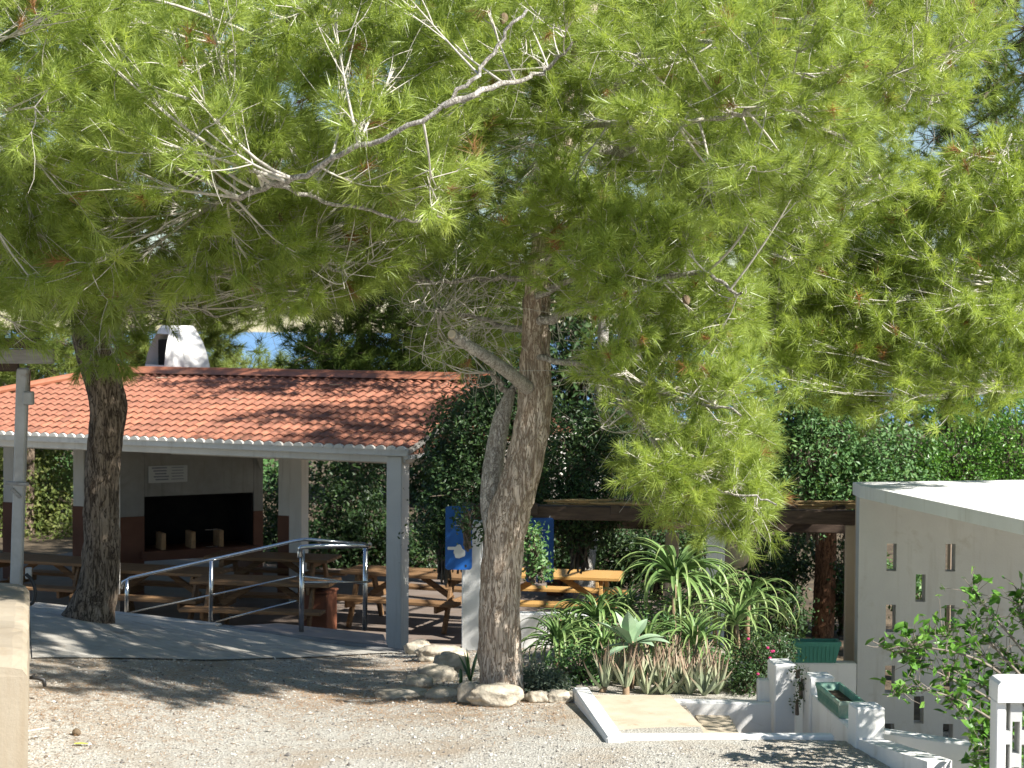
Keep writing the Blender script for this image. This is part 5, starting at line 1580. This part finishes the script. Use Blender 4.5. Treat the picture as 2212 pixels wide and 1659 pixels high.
for i_, (x, y, w, h, Y, mt, lab) in enumerate(((-60, 900, 230, 240, 44, 'leaf_light', "pale green tree filling the far left background"), (240, 1020, 200, 190, 45, 'leaf_mid', "green tree far behind the fireplace and left trunk"), (520, 1020, 190, 190, 46, 'leaf_mid', "green tree far behind the back column"),
        (860, 950, 190, 240, 44, 'leaf_dark', "dark tree far behind the right half of the roof"), (1080, 850, 210, 300, 43, 'leaf_dark', "dark tree far behind the forked trunk"), (1400, 850, 240, 320, 42, 'leaf_dark', "dark tree far behind the pergola"), (1240, 700, 170, 260, 41, 'leaf_dark', "dark tree far behind the top of the forked trunk"), (1720, 850, 240, 300, 43, 'leaf_dark', "dark tree far behind the reddish trunk"), (2060, 850, 260, 320, 42, 'leaf_mid', "green tree far behind the outbuilding"))):
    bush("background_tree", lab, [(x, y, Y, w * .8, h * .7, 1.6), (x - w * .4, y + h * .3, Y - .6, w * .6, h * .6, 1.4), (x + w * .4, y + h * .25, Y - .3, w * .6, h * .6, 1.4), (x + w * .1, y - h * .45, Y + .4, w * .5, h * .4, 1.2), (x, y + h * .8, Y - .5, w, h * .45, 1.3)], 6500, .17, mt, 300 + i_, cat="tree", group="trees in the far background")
# ------------------------------------------------------------------ succulents
def leaf_blade(name, L, W, arch, curl, mat, thick=.25, nseg=9, base_w=.7, wide_at=.3):
    """closed fleshy blade in the x-z plane, rooted at the origin; arch = start elevation, curl = bend in radians along it"""
    pts, ang = [(0., 0.)], arch
    for k in range(nseg):
        ang -= curl / nseg * (0.5 + k / nseg)
        pts.append((pts[-1][0] + math.cos(ang) * L / nseg, pts[-1][1] + math.sin(ang) * L / nseg))
    V, F, A = [], [], []
    for k, (x, z) in enumerate(pts):
        t = k / nseg
        w = W / 2 * ((base_w + (1 - base_w) * t / wide_at) if t < wide_at else (1 - ((t - wide_at) / (1 - wide_at)) ** 1.6))
        w = max(w, .0008)
        if k < nseg: tx, tz = pts[k + 1][0] - x, pts[k + 1][1] - z
        else: tx, tz = x - pts[k - 1][0], z - pts[k - 1][1]
        ln = math.hypot(tx, tz); nx_, nz_ = -tz / ln, tx / ln
        h = w * thick
        V += [(x + nx_ * h, -w, z + nz_ * h), (x - nx_ * h * .3, 0, z - nz_ * h * .3), (x + nx_ * h, w, z + nz_ * h), (x - nx_ * h * 2, 0, z - nz_ * h * 2)]
        A += [t] * 4
    for k in range(nseg):
        for j in range(4):
            F.append((k * 4 + j, k * 4 + (j + 1) % 4, k * 4 + 4 + (j + 1) % 4, k * 4 + 4 + j))
    me = mesh_np(name, np.array(V), quads=F, attr=A, smooth=False)
    me.materials.append(MAT[mat])
    return me
AL = [leaf_blade("leaf", L, W, a, c, 'aloe', nseg=11) for L, W, a, c in ((.46, .027, 1.35, 2.4), (.54, .027, 1.15, 3.2), (.52, .026, .95, 3.4), (.48, .027, .65, 3.0), (.34, .024, 1.45, 1.4), (.52, .025, .35, 2.3), (.50, .026, 1.05, 2.2))]
AV = [leaf_blade("leaf", L, W, a, c, 'aloe_vera', .35) for L, W, a, c in ((.40, .036, 1.40, -.1), (.38, .040, 1.2, -.3), (.32, .040, 1.0, .25), (.44, .032, 1.48, .15), (.34, .044, .9, -.6), (.46, .028, 1.3, .3))]
AG = [leaf_blade("leaf", L, W, a, c, 'agave', .12, wide_at=.55, base_w=.35) for L, W, a, c in ((.30, .11, 1.25, .3), (.32, .115, .9, .7), (.32, .11, .5, .8), (.28, .10, .1, .7), (.22, .09, 1.45, .1))]
def rosette(name, label, loc, n, blades, seed, scale=1.0, stem=0.0, group=None, tilt=.15, stem_r=.022, cat="plant", order=None):
    rr = random.Random(seed)
    t = thing(name, label, cat, (loc[0], loc[1], loc[2] - stem), 0, group)
    if stem > .02:
        MB().tube([(0, 0, -.1), (rr.uniform(-.02, .02), 0, stem * .5), (0, 0, stem + .02)], [stem_r * 1.1, stem_r, stem_r * .9], 8).build("stem", MAT['dry_stem'], t, True, world=False)
    for k in range(n):
        f = k / n
        i = min(len(blades) - 1, int(f * len(blades))) if order is None else order[k % len(order)]
        if order is None and rr.random() < .3: i = rr.randrange(len(blades))
        o = link("leaf", blades[i], None, t, (0, 0, stem - .02 * rr.random()))
        o.rotation_euler = (rr.uniform(-tilt, tilt), rr.uniform(-tilt, tilt), k * 2.399 + rr.uniform(-.25, .25))
        s_ = scale * rr.uniform(.82, 1.15)
        o.scale = (s_, s_, s_)
    return t
def zl(x, y, Y): return P(x, y, Y)
G = "aloe rosettes in the garden bed"
for i, (x, y, Y, n, sc, st, lab) in enumerate((
    (1458, 1262, 16.6, 42, 1.3, .55, "tallest curly aloe with long drooping leaves under the pine boughs"),
    (1545, 1290, 17.0, 30, 1.0, .45, "curly aloe right of the tallest one, in front of the white post"),
    (1618, 1310, 16.8, 30, 1.05, .4, "wide curly aloe at the right with arching leaves in front of the pergola"),
    (1590, 1355, 16.0, 26, .95, .3, "shaded curly aloe above the flowering bush"),
    (1500, 1400, 15.2, 26, .95, .25, "bright aloe with spread toothed leaves in the middle of the bed"),
    (1290, 1345, 16.4, 32, 1.0, .35, "curly aloe at the left below the picnic bench"),
    (1350, 1330, 16.9, 26, .9, .35, "curly aloe behind the pale agave"),
    (1205, 1400, 15.8, 28, .95, .2, "left curly aloe beside the trunk, in front of the low wall"),
    (1240, 1375, 16.2, 24, .85, .25, "small curly aloe between the trunk and the left aloes"),
    (1400, 1395, 15.8, 24, .9, .25, "curly aloe just right of the pale agave"),
    (1305, 1410, 15.5, 22, .8, .2, "low curly aloe left below the pale agave"),
    (1470, 1330, 16.9, 22, .9, .3, "curly aloe low at the foot of the tallest one"))):
    rosette("curly_aloe", lab, zl(x, y - 6, Y), int(n * 1.7), AL, 100 + i, sc * 1.2, st, G, cat="aloe")
rosette("agave", "pale grey green agave with broad smooth leaves in the aloe bed", zl(1362, 1390, 14.85), 15, AG, 140, 1.02, .4, None, .1, .028, "agave", order=[4, 0, 0, 1, 1, 2, 0, 1, 2, 3, 2, 1, 3, 2, 3])
ra_ = random.Random(9)
AVL = ["reddened spiky aloe, leftmost of the front row", "reddened spiky aloe with a thick curved leaf, second from the left in the front row", "reddened spiky aloe, third from the left in the front row", "reddened spiky aloe in the middle of the front row", "reddened spiky aloe just right of the middle of the front row", "reddened spiky aloe, third from the right in the front row", "reddened spiky aloe, second from the right in the front row", "reddened spiky aloe, rightmost of the front row"]
for i, x in enumerate((1305, 1352, 1398, 1432, 1462, 1490, 1520, 1548)):
    p = zl(x, 1500 if i > 1 else 1488, 14.55 + ra_.uniform(-.05, .15))
    rosette("spiky_aloe", AVL[i], p, ra_.randint(14, 19), AV, 160 + i, ra_.uniform(.82, 1.02), .05 if i < 2 else 0, "spiky aloes behind the garden wall", .3, .03, "aloe")
for i, (x, y, Y) in enumerate(((1378, 1480, 14.95), (1415, 1475, 15.0), (1450, 1472, 15.05), (1485, 1478, 15.0), (1330, 1470, 15.0), (1530, 1480, 14.95))):
    rosette("spiky_aloe", "reddened spiky aloe half hidden in the second row, " + ("just left of the agave stem", "behind the middle of the front row", "right of the tallest curved leaf", "below the bright toothed aloe", "leftmost behind the front row", "rightmost behind the front row")[i], zl(x, y, Y), 15, AV, 180 + i, ra_.uniform(.82, 1.02), 0, "second row of spiky aloes", .35, .03, "aloe")
CV = [leaf_blade("leaf", L, W, a, c, 'clivia', .2, wide_at=.5, base_w=.5) for L, W, a, c in ((.30, .05, 1.5, .12), (.28, .05, 1.38, .15), (.25, .048, 1.3, .2))]
cl_ = thing("strap_leaf_plant", "plant with upright dark strap leaves left of the trunk", "plant", zl(1016, 1476, 14.75))
for k, (i, rz_, ry_) in enumerate(((0, 3.0, 0), (1, .2, 0), (2, 2.7, .1), (0, .4, .12), (1, 3.4, -.05))):
    o = link("leaf", CV[i], None, cl_); o.rotation_euler = (0, ry_, rz_)
ct = zl(995, 1478, 14.5)
c_ = thing("cactus_stub", "thin dark cactus stub between the upright rock and the ledge", "cactus", ct)
MB().tube([(0, 0, -.03), (.003, 0, .05), (-.002, 0, .11), (0, 0, .125)], [.014, .015, .013, .004], 8).build("stalk", MAT['clivia'], c_, True, world=False)
pt = P(1225, 1352, 16.9)
tl_ = tag(MB().add([(-.09, 0, -.1), (.12, 0, -.12), (-.06, 0, .10), (-.09, .03, -.1), (.12, .03, -.12), (-.06, .03, .10)], [(0, 1, 2), (5, 4, 3), (0, 3, 4, 1), (1, 4, 5, 2), (2, 5, 3, 0)]).build("broken_slab", MAT['terracotta_pot']), "broken orange stone shard leaning below the low white wall", "stone")
tl_.location = pt
# small things lying on the gravel
pc = P(160, 1602, 12.4); pc[2] = yard_z(pc[0], pc[1])[0] + .015
fc = MB().lathe([(.001, .0), (.016, .006), (.026, .02), (.030, .035), (.024, .055), (.012, .07), (.001, .075)], 10)
o = link("fallen_pine_cone", fc.mesh("fallen_pine_cone"), MAT['cone'], None, pc); o.rotation_euler = (1.5, .2, .7)
tag(o, "fallen dark pine cone on the sunlit gravel at lower left", "pine cone")
yl = P(160, 1630, 12.1); yl[2] = yard_z(yl[0], yl[1])[0] + .014
o = link("fallen_leaf", leaf_blade("fallen_leaf", .11, .045, .1, .3, 'clivia', .05), None, None, yl); o.data.materials[0] = MAT['yellow_leaf']
tag(o, "fallen yellow green leaf on the gravel at lower left", "leaf")
fs = P(60, 1600, 11.9)
st_ = MB().tube(catmull([P(-15, 1600, 11.75), P(30, 1588, 11.9), P(68, 1578, 12.05), P(105, 1572, 12.2)], 4), .006, 6).build("dry_stick", MAT['twig'])
tag(st_, "thin dry stick leaning at the foot of the parapet wall", "stick")

# ------------------------------------------------------------------ glossy shrub at the lower right, plus unseen leaves added for shade
gs = thing("glossy_shrub", "bright glossy leaved shrub in front of the perforated wall", "shrub", P(2235, 1659, 11.5))
rg = np.random.default_rng(44)
paths = [[(2260, 1640, 11.6), (2150, 1520, 11.5), (2040, 1460, 11.4), (1970, 1425, 11.4), (1885, 1385, 11.3)], [(2260, 1600, 11.7), (2160, 1450, 11.6), (2060, 1380, 11.6), (1985, 1362, 11.6)],
         [(2270, 1480, 11.7), (2180, 1370, 11.7), (2120, 1300, 11.7), (2100, 1278, 11.7)], [(2260, 1560, 11.5), (2140, 1440, 11.4), (2010, 1400, 11.3), (1935, 1412, 11.3)],
         [(2260, 1650, 11.4), (2120, 1540, 11.3), (2000, 1490, 11.3), (1915, 1505, 11.2)], [(2260, 1660, 11.7), (2150, 1600, 11.6), (2090, 1560, 11.5), (2060, 1500, 11.5)],
         [(2270, 1440, 11.9), (2210, 1340, 11.9), (2200, 1270, 11.9)], [(2260, 1520, 11.9), (2150, 1400, 11.9), (2110, 1360, 11.9), (2060, 1350, 11.9)], [(2230, 1680, 11.3), (2150, 1640, 11.2), (2100, 1620, 11.2)],
         [(2240, 1620, 11.6), (2120, 1480, 11.6), (2030, 1440, 11.5)], [(2280, 1560, 12.0), (2200, 1440, 12.0), (2160, 1400, 12)]]
tb = Tubes()
lb = leaf_blade("leaf", .088, .055, .25, .5, 'clivia', .10, 5, .35, .42)
lb.materials[0] = MAT['leaf_bright']
nl = 0
extra = []
for pth in paths:
    Cc = catmull([P(*p) for p in pth], 7)
    tb.add(Cc, .011, .003, 6)
    m = len(Cc)
    for j in range(58):
        t = rg.uniform(.25, 1.0) ** .75
        q = Cc[min(m - 1, int(t * (m - 1)))]
        if rg.random() < .65:
            e = q + rg.normal(0, .075, 3) + np.array((-.01, 0, .035))
            tb.add(np.stack([q, (q + e) / 2 + rg.normal(0, .012, 3), e]), .0032, .0016, 4)
        else: e = q
        for k in range(2 if rg.random() < .5 else 1):
            extra.append((e, rg.uniform(0, 6.28), rg.uniform(-.9, .5), rg.uniform(-.5, .5), rg.uniform(.7, 1.15)))
rg.shuffle(extra)
for (e, rz_, ry_, rx_, s_) in extra[:300]:
    o = link("leaf", lb, None, gs, e - np.array(gs.location)); o.rotation_euler = (rx_, ry_, rz_); o.scale = (s_, s_, s_)
tb.build("branches", MAT['twig_mid'], gs)["kind"] = "stuff"
low = [np.array(P(rg.uniform(2095, 2240), rg.uniform(1530, 1680), rg.uniform(11.3, 12.0))) for _ in range(420)] + [x[0] for x in extra[300:]]
for _ in range(4600):  # unseen leaf mass added beyond the right edge to shade the stair pillars
    d_ = nz(rg.normal(size=3)) * rg.uniform(.3, 1) ** .5
    low.append(np.array((4.4, 12.2, 3.1)) + d_ * np.array((.62, .75, 1.6)))
for _ in range(1500):  # second unseen mass, added nearer the camera for the same shade
    d_ = nz(rg.normal(size=3)) * rg.uniform(.3, 1) ** .5
    low.append(np.array((4.15, 11.3, 3.1)) + d_ * np.array((.45, .5, .85)))
nn = rg.normal(0, .7, (len(low), 3)) + np.array((.2, -.2, .6))
V, T = leaf_arrays(np.array(low), nn, .066 * rg.uniform(.7, 1.2, len(low)), rg, .6)
link("leaves", mesh_np("leaves", V - np.array(gs.location), tris=T, attr=np.repeat(np.clip(rg.normal(.5, .2, len(low)), 0, 1), 4)), MAT['leaf_bright'], gs)["kind"] = "stuff"  # holds the shrub's own leaves and the added shading masses
